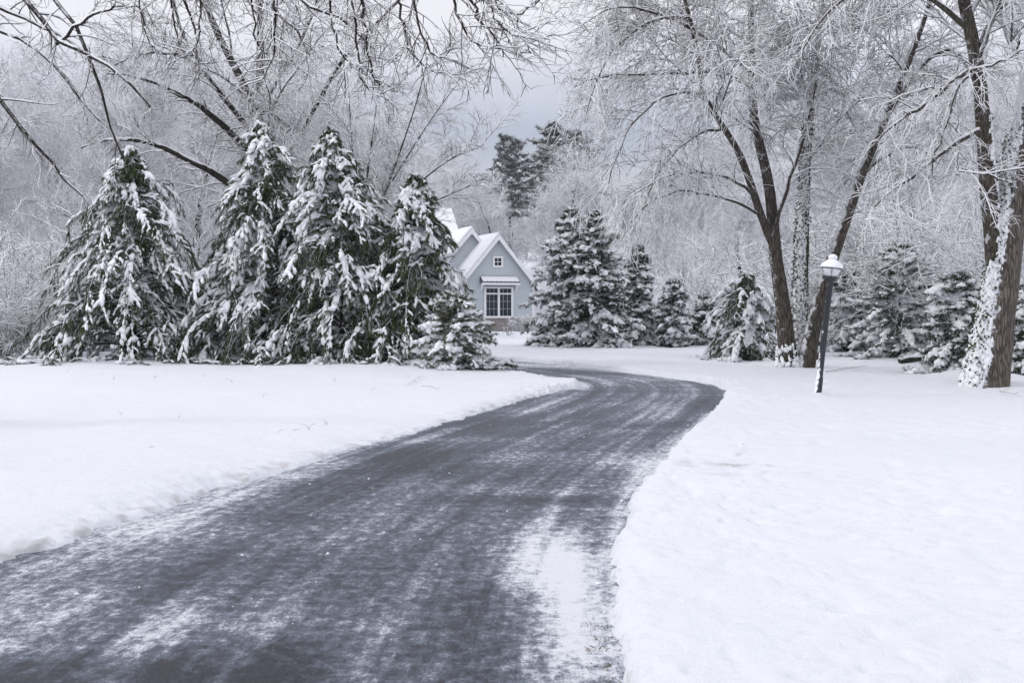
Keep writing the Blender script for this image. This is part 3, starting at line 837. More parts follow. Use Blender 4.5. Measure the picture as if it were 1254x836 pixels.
# ---- the big tree at the right edge
Y = 19.9
rng = np.random.default_rng(42)
bp = at(1210, 472, Y); b = np.array([bp[0], Y, zat(bp[0], Y) - .1])
stems = [
    (up_([(1208, 480, 0), (1217, 420, 0), (1228, 340, 0), (1240, 253, 0), (1254, 160, 0), (1268, 70, 0), (1285, -40, 0), (1300, -200, .2), (1310, -400, .5)], Y), .33, .1, M['bark_big']),
    (up_([(1217, 380, .05), (1219, 320, .0), (1214, 271, -.05), (1209, 217, -.1), (1203, 138, -.2), (1196, 72, -.3), (1180, 0, -.4), (1165, -80, -.6), (1150, -220, -.8), (1140, -360, -1)], Y), .18, .05, M['bark']),
]
limbs = [
    (up_([(1204, 158, -.2), (1190, 163, -.3), (1162, 181, -.5), (1119, 214, -.8), (1082, 241, -1.0), (1060, 262, -1.1)], Y), .05, .012),
    (up_([(1197, 82, -.3), (1178, 92, -.4), (1137, 127, -.7), (1090, 156, -1.0), (1060, 185, -1.2)], Y), .05, .012),
    (up_([(1197, 88, -.3), (1176, 96, -.5), (1162, 145, -.6), (1144, 188, -.7), (1138, 225, -.7)], Y), .03, .01),
    (up_([(1200, 60, -.3), (1215, 25, -.4), (1231, 0, -.5), (1245, -60, -.6)], Y), .06, .03),
    (up_([(1190, 40, -.3), (1150, 5, -.6), (1100, -20, -1), (1040, -10, -1.4), (1000, 30, -1.8), (975, 70, -2)], Y), .05, .012),
    (up_([(1180, 0, -.4), (1140, -40, -.8), (1080, -60, -1.4), (1010, -40, -2), (950, 0, -2.4)], Y), .05, .012),
    (up_([(1205, 85, -.25), (1180, 87, -.9), (1205, 84, -1.3), (1232, 72, -1.5), (1262, 60, -1.6)], Y), .03, .012),
    (up_([(1238, 225, -.3), (1200, 210, -.9), (1165, 208, -1.2), (1200, 213, -1.5), (1254, 207, -1.6)], Y), .02, .01),
]
_bt = deciduous('bare_tree', 'big forked bare tree with grey bark and snow plastered up one side of its trunk', 'tree', b, stems, limbs, rng, M['bark_big'], M['twig'],
          auto=(15, 2., 4.0), l2=(13, .8, 2.0), l3=(8, .4, .9), l4=(2, .2, .4), rtw=.0092, droop=(.16, .45, 1.0), curl=.25, limb_t=(.4, 1))

clinging(_bt, stems[0][0], b, .33, .1, .36, (188, 30), 2000, (.012, .032), rng, 1.0, 800)
clinging(_bt, stems[0][0], b, .37, .1, .12, (178, 26), 500, (.018, .05), rng, 1.0, 300)
clinging(_bt, stems[0][0], b, .33, .1, .34, (180, 24), 700, (.04, .08), rng, 1.0, 200, -.45)
clinging(_bt, stems[1][0], b, .18, .05, .35, (0, 45), 500, (.012, .03), rng, 1.0, 60)

# ---- the tree behind the evergreens, limbs leaning left
Y = 33.
rng = np.random.default_rng(43)
b = foot(345, Y, -.1)
stems = [(up_([(345, 440, 0), (341, 300, 0), (331, 177, 0), (301, 110, 0), (285, 77, 0), (258, 27, 0), (248, -20, .2), (240, -120, .5), (245, -220, 1)], Y), .2, .03, M['bark_dark'])]
stems[0][0][0] = b
limbs = [
    (up_([(338, 262, 0), (283, 224, -.3), (214, 187, -.8), (174, 171, -1.2), (140, 168, -1.5), (100, 180, -1.8)], Y), .13, .02),
    (up_([(334, 225, 0), (288, 167, -.2), (248, 131, -.5), (218, 116, -.8), (181, 95, -1.1), (130, 90, -1.5)], Y), .13, .02),
    (up_([(333, 200, 0), (301, 154, -.4), (268, 114, -.8), (234, 64, -1.2), (215, 20, -1.5), (205, -30, -1.8)], Y), .10, .02),
    (up_([(332, 190, 0), (372, 176, -.5), (352, 152, -1), (331, 138, -1.3), (312, 142, -1.5)], Y), .05, .015),
    (up_([(240, 70, -.5), (205, 66, -1), (170, 64, -1.5), (140, 80, -1.9)], Y), .05, .015),
    (up_([(335, 230, 0), (380, 140, .4), (420, 70, .8), (470, 20, 1.2), (520, -30, 1.5)], Y), .10, .02),
    (up_([(318, 140, 0), (350, 80, .4), (380, 30, .8), (400, -40, 1.1)], Y), .08, .02),
]
deciduous('bare_tree', 'dark-limbed bare tree behind the evergreens, thick snow-topped limbs reaching left', 'tree', b, stems, limbs, rng, M['bark_dark'], M['twig'],
          auto=(15, 2.5, 5), l2=(15, .9, 2.4), l3=(11, .4, 1.1), l4=(2, .2, .5), rtw=.012, droop=(.14, .45, .9), curl=.2, limb_t=(.3, 1))

Y = 40.
rng = np.random.default_rng(44)
b = foot(322, Y, -.1)
stems = [(up_([(322, 440, 0), (320, 300, 0), (317, 150, 0), (318, 60, 0), (319, -40, 0), (325, -160, 0)], Y), .22, .05, M['bark_dark'])]
stems[0][0][0] = b
deciduous('bare_tree', 'straight dark trunk rising just behind the leaning tree among the twigs', 'tree', b, stems, [], rng, M['bark_dark'], M['twig'],
          auto=(24, 2.5, 5), l2=(12, 1, 2.4), l3=(10, .4, 1.1), rtw=.013, droop=(.14, .45, .9), limb_t=(.25, 1))

# ---- slender dark trunks standing in the thickets
for px, Yd, tx, sd_, lab in [(1118, 41, 1108, 49, 'slim dark trunk rising above the dark-skirted evergreen'),]:
    rng = np.random.default_rng(sd_)
    b = foot(px, Yd, -.1)
    stems = [([b] + [at(px + (tx - px) * q + rng.normal() * 3, py, Yd) for q, py in ((.3, 330), (.7, 230), (1.2, 120), (1.6, 30))], .13, .02, M['bark_dark'])]
    deciduous('bare_tree', lab, 'tree', b, stems, [], rng, M['bark_dark'], M['twig'], auto=(14, 1.6, 3.4), l2=(10, .7, 1.7), l3=(8, .3, .8), rtw=.012, droop=(.1, .35, .7), limb_t=(.22, 1))

# ---- many-stemmed small tree, straight rising branches, left of the house
Y = 31.
rng = np.random.default_rng(45)
b = foot(432, Y, -.05)
stems = []
for pts in ([(448, 270), (478, 225), (524, 151), (556, 108)], [(446, 300), (470, 240), (492, 180), (512, 120), (524, 70)], [(452, 310), (500, 235), (548, 195), (592, 178)],
            [(440, 280), (452, 200), (462, 120), (470, 60)], [(455, 320), (505, 262), (545, 240), (575, 228)], [(436, 260), (430, 160), (425, 90)]):
    stems.append(([b + rng.normal(size=3) * (.1, .1, 0)] + [at(px, py, Y + rng.normal() * .4) for px, py in pts], .06, .012, M['bark_dark']))
deciduous('multi_stemmed_tree', 'slender many-stemmed tree with straight rising snowy branches, between evergreens and house', 'tree', b, stems, [], rng, M['bark_dark'], M['twig'],
          auto=(12, .9, 2.2), l2=(10, .5, 1.2), l3=(6, .25, .6), rtw=.009, droop=(.05, .12, .3), curl=.05, limb_t=(.3, 1), auto_ang=(20, 42))

# ---- the near tree at the left, its limbs hanging into the view
rng = np.random.default_rng(46)
b = foot(-190, 13.5, -.1)
tb = lambda pts: [at(px, py, Y_) for px, py, Y_ in pts]
stems = [([b] + tb([(-180, 300, 13.5), (-165, 100, 13.5), (-150, -60, 13.4), (-120, -250, 13.2), (-90, -480, 13)]), .3, .08, M['bark_dark'])]
limbs = [
    (tb([(-160, -20, 13.4), (-80, -60, 13), (0, -30, 12.6), (27, 0, 12.4), (54, 20, 12.3), (69, 55, 12.2), (104, 62, 12), (134, 85, 11.9), (151, 97, 11.8), (190, 130, 11.7)]), .05, .008),
    (tb([(69, 54, 12.2), (90, 33, 12), (127, 12, 11.8), (151, 7, 11.6), (180, 12, 11.5)]), .02, .007),
    (tb([(-150, -80, 13.4), (-60, -120, 13), (30, -50, 12.6), (67, 0, 12.4), (94, 27, 12.2), (107, 60, 12.1), (116, 87, 12), (131, 134, 12), (141, 167, 12), (150, 200, 12)]), .045, .007),
    (tb([(-165, 60, 13.5), (-60, -10, 13), (0, 8, 12.6), (44, 32, 12.4), (80, 45, 12.2), (115, 75, 12)]), .04, .007),
    (tb([(-170, 90, 13.5), (-60, 20, 13), (0, 35, 12.7), (33, 57, 12.5), (64, 77, 12.4), (90, 110, 12.2), (120, 150, 12)]), .035, .007),
    (tb([(-170, 120, 13.5), (-70, 60, 13.2), (0, 117, 13), (20, 151, 12.9), (47, 181, 12.8), (80, 221, 12.7), (100, 240, 12.6)]), .045, .009),
    (tb([(-140, -150, 13.3), (0, -170, 12.4), (150, -110, 11.4), (280, -60, 10.6), (400, -45, 10), (520, -35, 9.5), (600, -25, 9.2)]), .075, .012),
    (tb([(280, -60, 10.6), (330, -20, 10.4), (380, 10, 10.2), (420, 22, 10), (452, 60, 9.9)]), .025, .006),
    (tb([(400, -45, 10), (440, -20, 9.8), (444, 0, 9.8), (449, 35, 9.7), (452, 90, 9.7), (470, 104, 9.7), (588, 108, 9.6)][:6]), .02, .006),
    (tb([(520, -35, 9.5), (560, -20, 9.4), (574, 0, 9.4), (600, 37, 9.3), (606, 55, 9.3), (616, 70, 9.3)]), .018, .005),
    (tb([(560, -30, 9.4), (591, 0, 9.3), (618, 15, 9.2), (634, 22, 9.2), (650, 12, 9.1), (662, 0, 9.1)]), .018, .005),
    (tb([(150, -110, 11.4), (200, -50, 11.2), (225, 0, 11), (240, 40, 11), (243, 75, 11)]), .025, .006),
    (tb([(200, -90, 11.2), (270, -40, 10.9), (330, 5, 10.7), (365, 40, 10.5), (380, 70, 10.4)]), .025, .006),
]
for px0, drop, dx in [(300, 70, 20), (345, 95, -15), (392, 80, 30), (425, 115, 20), (470, 90, 45), (498, 70, 30), (535, 60, 50), (250, 60, -10), (585, 45, 40), (205, 70, 15), (160, 60, 25)]:
    t = (px0 - 150) / 450; y0 = np.interp(px0, [150, 280, 400, 520, 600], [-110, -60, -45, -35, -25]); D = np.interp(px0, [150, 280, 400, 520, 600], [11.4, 10.6, 10, 9.5, 9.2])
    limbs.append((tb([(px0, y0, D), (px0 + dx * .3, y0 + 25, D - .1), (px0 + dx * .5, drop * .4, D - .2), (px0 + dx * .8, drop * .8, D - .25), (px0 + dx * 1.3, drop, D - .3), (px0 + dx * 2.1, drop + 6, D - .3)]), .014, .005))
deciduous('bare_tree', 'near bare tree, long snowy limbs and hooked twigs hanging in from the upper left', 'tree', b, stems, limbs, rng, M['bark_dark'], M['twig_dark'],
          auto=(4, 2, 3.5), l2=(13, .35, 1.0), l3=(6, .12, .4), rtw=.005, droop=(.2, .9, 1.8), curl=.55, limb_t=(.55, 1), flat=.3)

# ---- thickets
rng = np.random.default_rng(50)
for i, (px, Y, n, h, s, lab) in enumerate([
    (15, 30, 26, 3.6, 2.2, 'twiggy snow-laden thicket left of the first evergreen'),
    (75, 32, 24, 4.2, 2.2, 'tall snowy bush just behind the first evergreen'),
    (-40, 27, 22, 2.2, 2.0, 'arching snowy bush at the far left of the lawn'),
    (18, 27.5, 20, .9, 1.2, 'low snow-bowed brush at the lawn edge left of the first evergreen'),
    (245, 32, 22, 3.4, 2.0, 'snowy bush showing between the first two evergreens'),
    (1130, 33, 34, 5.0, 2.6, 'tall frosted thicket above the dark-skirted evergreen'),
    (1215, 30, 30, 4.6, 2.6, 'frosted thicket behind the big forked tree'),
    (1060, 36, 30, 4.6, 2.4, 'frosted thicket behind the lamp post'),
    (1000, 38, 28, 3.8, 2.4, 'white thicket behind the triple-stemmed tree'),
    (1255, 27, 24, 3.6, 2.0, 'snowy bush right of the big forked tree'),
    (880, 43, 24, 3.4, 2.4, 'white bush behind the frosted drooping evergreen'),
    (645, 70, 12, .9, .9, 'low snowy bush at the house corner'),
]):
    bush('bush', lab, foot(px, Y), n, h, s, rng, M['twig'], rtw=.011 if Y < 33 else .013, lv=(10, 8))
bush('bush', 'spindly bare bush poking through snow before the house window', foot(622, 50), 4, .6, .3, rng, M['twig_dark'], rtw=.008, lv=(4, 2))

# ---- the woods: a few kinds of bare tree, each copied
def wood_kind(seed, h):
    rng = np.random.default_rng(seed)
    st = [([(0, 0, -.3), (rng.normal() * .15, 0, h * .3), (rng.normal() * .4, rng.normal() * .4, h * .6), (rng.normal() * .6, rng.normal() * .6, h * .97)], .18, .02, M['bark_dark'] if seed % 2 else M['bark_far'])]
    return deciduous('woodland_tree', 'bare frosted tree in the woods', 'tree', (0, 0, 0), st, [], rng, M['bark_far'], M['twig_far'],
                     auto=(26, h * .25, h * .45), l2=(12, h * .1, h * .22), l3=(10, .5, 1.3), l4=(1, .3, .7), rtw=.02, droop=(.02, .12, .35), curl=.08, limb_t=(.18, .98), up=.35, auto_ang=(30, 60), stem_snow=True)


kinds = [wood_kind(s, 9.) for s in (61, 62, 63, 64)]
first = [True] * 4


def skyline(px):
    return float(np.interp(px, [-200, 300, 430, 520, 575, 620, 740, 790, 850, 900, 1000, 1300], [120, 130, 165, 195, 212, 222, 215, 228, 222, 185, 160, 140]))


rng = np.random.default_rng(70)
placed = []
REG = [('woods', 'trees of the woods behind the house and lawns', 'snow-frosted bare tree standing in the woods behind the house and evergreens')]
slots = []
for Yr, n in ((38, 9), (48, 11), (60, 14), (74, 16), (90, 22), (108, 26), (130, 30), (155, 30)):
    for k in range(n):
        px = -80 + (1254 + 160) * (k + rng.random()) / n
        Yy = Yr * rng.uniform(.93, 1.07)
        if 470 < px < 790 and Yy < 92: continue
        if 780 < px < 930 and Yy < 50: continue
        slots.append((px, Yy))
for k, (px, Yy) in enumerate(slots):
    f = foot(px, Yy)
    top = at(px, skyline(px) + rng.uniform(-25, 55), Yy)[2]
    hh = np.clip(top - f[2], 3.2, 15)
    s = hh / 9.
    q = k % 4
    o = kinds[q] if first[q] else copy_tree(kinds[q]); first[q] = False
    o.location = f; o.scale = (s * rng.uniform(.9, 1.25), s * rng.uniform(.9, 1.25), s); o.rotation_euler.z = rng.random() * 6.28
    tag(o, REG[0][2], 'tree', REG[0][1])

# ---- tall pines on the rise behind the house
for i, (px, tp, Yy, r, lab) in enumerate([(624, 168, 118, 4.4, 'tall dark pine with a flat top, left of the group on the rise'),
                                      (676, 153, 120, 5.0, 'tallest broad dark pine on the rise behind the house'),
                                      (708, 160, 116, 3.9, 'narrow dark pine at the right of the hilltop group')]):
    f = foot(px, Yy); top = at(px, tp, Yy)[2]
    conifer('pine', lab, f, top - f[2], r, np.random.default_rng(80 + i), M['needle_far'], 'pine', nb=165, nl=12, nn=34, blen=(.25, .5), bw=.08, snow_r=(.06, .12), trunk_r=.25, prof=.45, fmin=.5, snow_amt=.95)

# ------------------------------------------------------------------ house
def build_house():
    th = math.radians(18)
    o = at(609, 405, 77)
    root = empty('house', (o[0], o[1], -.25), 'grey-blue gabled house with white trim and a snow-covered roof', 'house')
    root.rotation_euler.z = th
    msid, nt, b = new_mat('blue_grey_siding'); g = G(nt); oc = g.obj()
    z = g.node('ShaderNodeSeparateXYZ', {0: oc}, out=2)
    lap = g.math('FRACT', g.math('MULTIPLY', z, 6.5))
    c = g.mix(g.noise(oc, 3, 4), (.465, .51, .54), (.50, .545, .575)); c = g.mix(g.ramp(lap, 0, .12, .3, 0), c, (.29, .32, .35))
    nt.links.new(c, b.inputs['Base Color']); b.inputs['Roughness'].default_value = .7
    nt.links.new(g.bump(lap, .4, .02), b.inputs['Normal'])
    wht = mat_plain('white_trim', (.78, .79, .8), .5, var=.03)
    mst, nt, b = new_mat('ledge_stone'); g = G(nt); oc = g.obj()
    br = nt.nodes.new('ShaderNodeTexBrick')
    nt.links.new(g.node('ShaderNodeMapping', {'Vector': oc, 'Rotation': (PI / 2, 0, 0)}), br.inputs['Vector'])
    br.inputs['Color1'].default_value = (.22, .2, .185, 1); br.inputs['Color2'].default_value = (.34, .31, .28, 1); br.inputs['Mortar'].default_value = (.15, .14, .13, 1)
    br.inputs['Scale'].default_value = 2.4; br.inputs['Brick Width'].default_value = 1.1; br.inputs['Row Height'].default_value = .32; br.inputs['Mortar Size'].default_value = .02
    nt.links.new(g.mix(g.noise(oc, 8, 4), br.outputs[0], (.2, .19, .18)), b.inputs['Base Color']); b.inputs['Roughness'].default_value = .9
    glass, nt, b = new_mat('dark_window_glass'); b.inputs['Base Color'].default_value = (.018, .024, .034, 1); b.inputs['Roughness'].default_value = .2; b.inputs['Specular IOR Level'].default_value = .25
    met = mat_plain('awning_metal', (.11, .115, .13), .45, .3)
    rf = mat_plain('roof_shingle', (.12, .125, .14), .85)
    hw, eave, apex, dep = 2.62, 3.25, 6.42, 6.5
    sl = (apex - eave) / hw

    def gable(hw, eave, apex, y0, y1, x0=0, base=0.95):
        mb = MB()
        mb.prism([(x0 - hw, y0, base), (x0 + hw, y0, base), (x0 + hw, y0, eave), (x0, y0, apex), (x0 - hw, y0, eave)], (0, y1 - y0, 0))
        return mb
    gable(hw, eave, apex - .02, 0, dep).build('wall', msid, root, False)
    mb = MB(); mb.box((0, dep / 2 - .03, .2), (2 * hw + .12, dep + .12, 1.52)); mb.build('stone_base', mst, root, False)
    mb = MB(); mb.box((0, -.08, 1.0), (2 * hw + .2, .09, .085)); mb.build('ledge', wht, root, False)

    def roof(hw, eave, apex, y0, y1, x0=0, t=.16, ov=.38, oy=.35, name='roof'):
        sl = (apex - eave) / hw
        r = None
        for sgn in (-1, 1):
            xe = x0 + sgn * (hw + ov); ze = eave - sl * ov
            mb = MB(); mb.prism([(x0, y0 - oy, apex), (xe, y0 - oy, ze), (xe, y0 - oy, ze + t), (x0, y0 - oy, apex + t)], (0, y1 - y0 + oy, 0))
            ro = mb.build(name, rf, root, False)
            tt = .17 if sgn < 0 else .08
            inset = .02 if sgn < 0 else .12
            # snow blanket, gently lumpy, in real thickness
            n, m_ = 10, 24
            U, Vv = np.meshgrid(np.linspace(0.0, 1, n), np.linspace(0, 1, m_))
            x = x0 + sgn * (hw + ov - inset) * U; y = y0 - oy + .03 + (y1 - y0 + oy - .03) * Vv
            zb = apex + t + (ze - apex) * U + .006
            zt = zb + tt * (1 + .12 * vnoise(x * 2, y * 2, seed=3)) * np.where((U > .97), .4, 1)
            v = np.concatenate([np.stack([x, y, zb], -1).reshape(-1, 3), np.stack([x, y, zt], -1).reshape(-1, 3)])
            N = n * m_; i = (np.arange(m_ - 1)[:, None] * n + np.arange(n - 1)[None]).ravel()
            q = [np.stack([i + N, i + 1 + N, i + n + 1 + N, i + n + N], 1)]
            for ed in (np.arange(n), np.arange(n) + (m_ - 1) * n, np.arange(m_) * n, np.arange(m_) * n + n - 1):
                q.append(np.stack([ed[:-1], ed[1:], ed[1:] + N, ed[:-1] + N], 1))
            mb = MB(); mb.add(v, np.concatenate(q)); mb.build('roof_snow', M['snow'], ro, False)
            # bargeboard
            mb = MB(); e = np.array([0, -.06, 0]); dn = .30
            mb.prism([(x0, y0 - oy - .002, apex + t - .01), (xe, y0 - oy - .002, ze + t - .01), (xe, y0 - oy - .002, ze - dn + .12), (x0, y0 - oy - .002, apex - dn + .1)], e)
            mb.build('bargeboard', wht, root, False)
    roof(hw, eave, apex, 0, dep)
    for sgn in (-1, 1):
        mb = MB(); mb.box((sgn * (hw - .06), -.03, (eave + .95) / 2), (.16, .055, eave - 1.0)); mb.build('corner_board', wht, root, False)
    # paired window with transom lights
    wx, wz0, wz1, ww = .08, 1.08, 2.95, 1.92
    win = MB(); y = -.06
    win.box((wx, y, wz0 - .03), (ww + .16, .12, .1)); win.box((wx, y, wz1 + .06), (ww + .16, .12, .12))
    for dx in (-ww / 2, 0, ww / 2): win.box((wx + dx, y, (wz0 + wz1) / 2 + .01), (.14, .12, wz1 - wz0 - .02))
    zt = wz0 + 1.52
    wo = win.build('window', wht, root, False)
    mb = MB()
    for s in (-1, 1): mb.box((wx + s * ww / 4, y + .02, zt), (ww / 2 - .15, .07, .10))
    mb.build('transom_bar', wht, wo, False)
    mb = MB()
    for s in (-1, 1): mb.box((wx + s * ww / 4, -.012, (wz0 + wz1) / 2), (ww / 2 - .13, .02, wz1 - wz0 - .01))
    mb.build('pane', glass, wo, False)
    mb = MB()
    for s in (-1, 1):
        for dx in (-.15, .15): mb.box((wx + s * ww / 4 + dx, -.035, (wz0 + wz1) / 2), (.022, .024, wz1 - wz0 - .06))
        for zz in (wz0 + .5, wz0 + 1.0): mb.box((wx + s * ww / 4, -.037, zz), (ww / 2 - .15, .02, .025))
    mb.build('muntin', mat_plain('muntin_grey', (.4, .42, .45), .5), wo, False)
    # small attic window
    mb = MB(); az = 4.75
    for dx in (-.3, .3): mb.box((dx + .03, -.05, az), (.12, .1, .74))
    for dz in (-.31, .31): mb.box((.03, -.052, az + dz), (.48, .09, .12))
    wo = mb.build('attic_window', wht, root, False)
    mb = MB(); mb.box((.03, -.012, az), (.48, .02, .5)); mb.build('pane', glass, wo, False)
    mb = MB(); mb.box((.03, -.035, az), (.035, .024, .49)); mb.box((.03, -.037, az), (.47, .02, .035)); mb.build('muntin', wht, wo, False)
    # awning roof over the window
    mb = MB(); mb.prism([(wx - 1.32, -.003, 3.72), (wx - 1.32, -.62, 3.38), (wx - 1.32, -.62, 3.31), (wx - 1.32, -.003, 3.31)], (2.64, 0, 0))
    aw = mb.build('awning', met, root, False)
    mb = MB()
    for k in range(9): mb.box((wx - 1.28 + k * .32, -.33, 3.585), (.03, .66, .04))
    for v in mb.v: v[:, 2] += (v[:, 1] + .33) * .55
    mb.build('seam', met, aw, False)
    mb = MB(); mb.prism([(wx - 1.28, -.10, 3.69), (wx - 1.28, -.60, 3.41), (wx - 1.28, -.62, 3.47), (wx - 1.28, -.10, 3.76)], (2.56, 0, 0)); mb.build('awning_snow', M['snow'], aw, False)
    mb = MB(); mb.box((wx, -.6, 3.25), (2.7, .07, .14)); mb.build('fascia', wht, aw, False)
    for s in (-1, 1):
        mb = MB(); mb.prism([(wx + s * 1.22 - .05, -.004, 3.28), (wx + s * 1.22 - .05, -.52, 3.2), (wx + s * 1.22 - .05, -.4, 3.1), (wx + s * 1.22 - .05, -.004, 2.75)], (.1, 0, 0)); mb.build('bracket', wht, aw, False)
    # second gable, set back to the left, and the tall main roof
    gable(2.6, 4.0, 7.0, 3.1, 9, -1.0).build('wall', msid, root, False)
    roof(2.6, 4.0, 7.0, 3.1, 9, -1.0)
    mb = MB(); mb.prism([(-10.5, 6.0, .95), (-10.5, 13, .95), (-10.5, 13, 5.6), (-10.5, 9.5, 8.7), (-10.5, 6.0, 5.6)], (9.6, 0, 0)); mb.build('wall', msid, root, False)
    for s in (-1, 1):
        mb = MB(); mb.prism([(-10.8, 9.5, 8.72), (-10.8, 9.5 + s * 4, 5.2), (-10.8, 9.5 + s * 4, 5.36), (-10.8, 9.5, 8.88)], (10.1, 0, 0)); ro = mb.build('roof', rf, root, False)
        mb = MB(); mb.prism([(-10.85, 9.5, 8.885), (-10.85, 9.5 + s * 4.03, 5.355), (-10.85, 9.5 + s * 4.05, 5.52), (-10.85, 9.5, 9.12)], (10.2, 0, 0)); mb.build('roof_snow', M['snow'], ro, False)


build_house()

# ------------------------------------------------------------------ lamp post
def build_lamp():
    b = np.array([LP[0], LP[1], zat(*LP) - .06])
    root = empty('lamp_post', b, 'leaning black lamp post with a snow-capped lantern', 'lamp')
    root.rotation_euler = (math.radians(1), math.radians(5.6), 0); root.scale = (.95, .95, .925)
    blk, nt, bs = new_mat('black_post_snow'); g = G(nt); o = g.obj()
    nv = g.node('ShaderNodeNewGeometry', out=1)
    dt = g.node('ShaderNodeVectorMath', {0: nv, 1: (-.9, -.35, .1)}, out=1, operation='DOT_PRODUCT')
    z = g.node('ShaderNodeSeparateXYZ', {0: o}, out=2)
    f = g.math('ADD', g.math('MULTIPLY', dt, .55), g.math('MULTIPLY', g.math('SUBTRACT', g.noise(o, 14, 6, .7), .5), 1.6))
    f = g.math('ADD', f, g.ramp(z, 0, 1.5, .12, -.28))
    nt.links.new(g.mix(g.ramp(f, .42, .55), (.02, .022, .028), SNOW), bs.inputs['Base Color']); bs.inputs['Roughness'].default_value = .5
    rng = np.random.default_rng(5)
    mb = MB(); mb.lathe([(.062, 0), (.062, .3), (.052, .36), (.05, 1.9), (.06, 1.92), (.06, 1.98), (.05, 2.0)], 20); mb.build('post', blk, root)
    mb = MB(); mb.lathe([(.05, 1.99), (.075, 2.02), (.085, 2.05), (.11, 2.065), (.11, 2.085), (.02, 2.09)], 20); mb.build('collar', blk, root)
    gl, nt, bs = new_mat('frosted_lantern_glass'); g = G(nt)
    nt.links.new(g.mix(g.ramp(g.noise(g.obj(), 25, 4), .4, .65), (.68, .7, .73), (.84, .86, .88)), bs.inputs['Base Color']); bs.inputs['Roughness'].default_value = .25
    bs.inputs['Transmission Weight'].default_value = .12
    mb = MB(); mb.lathe([(.085, 2.09), (.125, 2.12), (.16, 2.17), (.172, 2.21), (.172, 2.225)], 28); mb.build('globe', gl, root)
    mb = MB(); mb.lathe([(.176, 2.222), (.186, 2.226), (.186, 2.238), (.176, 2.242)], 28)
    for k in range(6):
        a = k * PI / 3 + .3
        mb.tubes(np.array([[.088 * math.cos(a), .088 * math.sin(a), 2.09], [.165 * math.cos(a), .165 * math.sin(a), 2.17], [.178 * math.cos(a), .178 * math.sin(a), 2.23]]), np.full(3, .006), 5)
    mb.build('cage', blk, root)
    mb = MB(); mb.lathe([(.17, 2.242), (.14, 2.30), (.08, 2.34), (.05, 2.36), (.05, 2.375), (.058, 2.38), (.058, 2.39), (.03, 2.41), (.02, 2.44), (.0, 2.45)], 24); mb.build('cap', blk, root)
    mb = MB(); mb.lathe([(.178, 2.236), (.19, 2.245), (.188, 2.27), (.17, 2.305), (.13, 2.34), (.085, 2.37), (.055, 2.392)], 28, wob=.02, rng=rng)
    mb.build('cap_snow', M['snow'], root)
    mb = MB(); mb.lathe([(.056, 2.39), (.078, 2.4), (.074, 2.435), (.045, 2.468), (.0, 2.478)], 20, wob=.03, rng=rng); mb.build('finial_snow', M['snow'], root)


build_lamp()

# ------------------------------------------------------------------ small things in the snow
straw = mat_plain('dry_straw', (.24, .2, .15), .8)
rng = np.random.default_rng(90)


def stalk(px, py, hgt, n, bend):
    b = gp(px, py, -.02)
    mb = MB()
    for _ in range(n):
        a = rng.random() * 6.28; k = np.linspace(0, 1, 7)
        h = hgt * rng.uniform(.6, 1.1); bd = bend * rng.uniform(.5, 1.2)
        P = np.stack([math.cos(a) * bd * k ** 2 * h + .01 * rng.normal(), math.sin(a) * bd * k ** 2 * h + .01 * rng.normal() + 0 * k, h * (k - .45 * bd * k ** 3)], 1)
        mb.tubes(P, np.linspace(.0032, .0012, 7), 4)
    o = mb.build('grass_stalk', straw)
    o.location = b
    tag(o, 'thin dry grass stalk poking up through the snow of the left lawn', 'grass stalk', 'dry stalks in the lawn snow')


for px, py in [(125, 458), (139, 462), (188, 457), (81, 456), (250, 460), (322, 486), (218, 512), (340, 530), (378, 526), (400, 520), (357, 528), (455, 479), (476, 470), (285, 468), (410, 459), (150, 508), (180, 548), (500, 466)]:
    stalk(px, py, rng.uniform(.07, .17), rng.integers(1, 3), rng.uniform(.4, 1.4))


def stick(pts, r, label):
    b = np.array(pts[0]); P, R = guided(np.array(pts) - b, r, r * .5, 8)
    mb = MB(); mb.tubes(P, R, 6)
    B, BR = spawn(P[None], R[None], 3, rng, L=(.1, .3), K=4, rmin=.003); mb.tubes(B, BR, 4)
    o = mb.build('fallen_twig', M['twig_dark']); o.location = b; tag(o, label, 'twig')


stick([gp(498, 471, .0), gp(510, 466, .06), gp(520, 463, .03)], .009, 'fallen twig lying on the left lawn near the evergreen shrub')
stick([gp(517, 472, .01), gp(530, 474, .03), gp(537, 477, .0)], .008, 'second fallen twig beside the first, nearer the driveway')
stick([gp(1012, 456, .02), gp(1035, 453, .05), gp(1062, 449, .03)], .012, 'long twig on the snow right of the lamp post')
stick([gp(903, 556, .0), gp(907, 552, .05), gp(908, 548, .06)], .005, 'tiny twig stuck in the right lawn above the dirty scrape')
stick([gp(1222, 478, .0), gp(1236, 484, .05), gp(1250, 488, .04)], .007, 'twig lying in the snow at the foot of the big forked tree')

# log under the dark-skirted evergreen
a, c = gp(1103, 445, .08), gp(1135, 443, .1)
P, R = guided([a, (a + c) / 2, c], .08, .065, 8); mb = MB(); mb.tubes(P, R, 10, cap=True, wob=.04, rng=rng)
o = mb.build('log', M['bark_dark'], origin=a); tag(o, 'dark fallen log lying under the dark-skirted evergreen', 'log')
sm = MB(); ridge(sm, (P - a)[None], R[None], rng, k=.9, lift=.6); sm.build('log_snow', M['snow'], o)
# a rock at the foot of the triple-stemmed tree
b = gp(997, 440, .05); mb = MB(); rr = np.random.default_rng(3)
prof = [(.02, -.1), (.15, -.06), (.19, .03), (.15, .11), (.07, .15), (.0, .16)]
mb.lathe(prof, 12, wob=.09, rng=rr); o = mb.build('rock', mat_plain('dark_rock', (.07, .055, .05), .9, bump=.5)); o.location = b
tag(o, 'small dark rock in the snow at the foot of the triple-stemmed tree', 'rock')

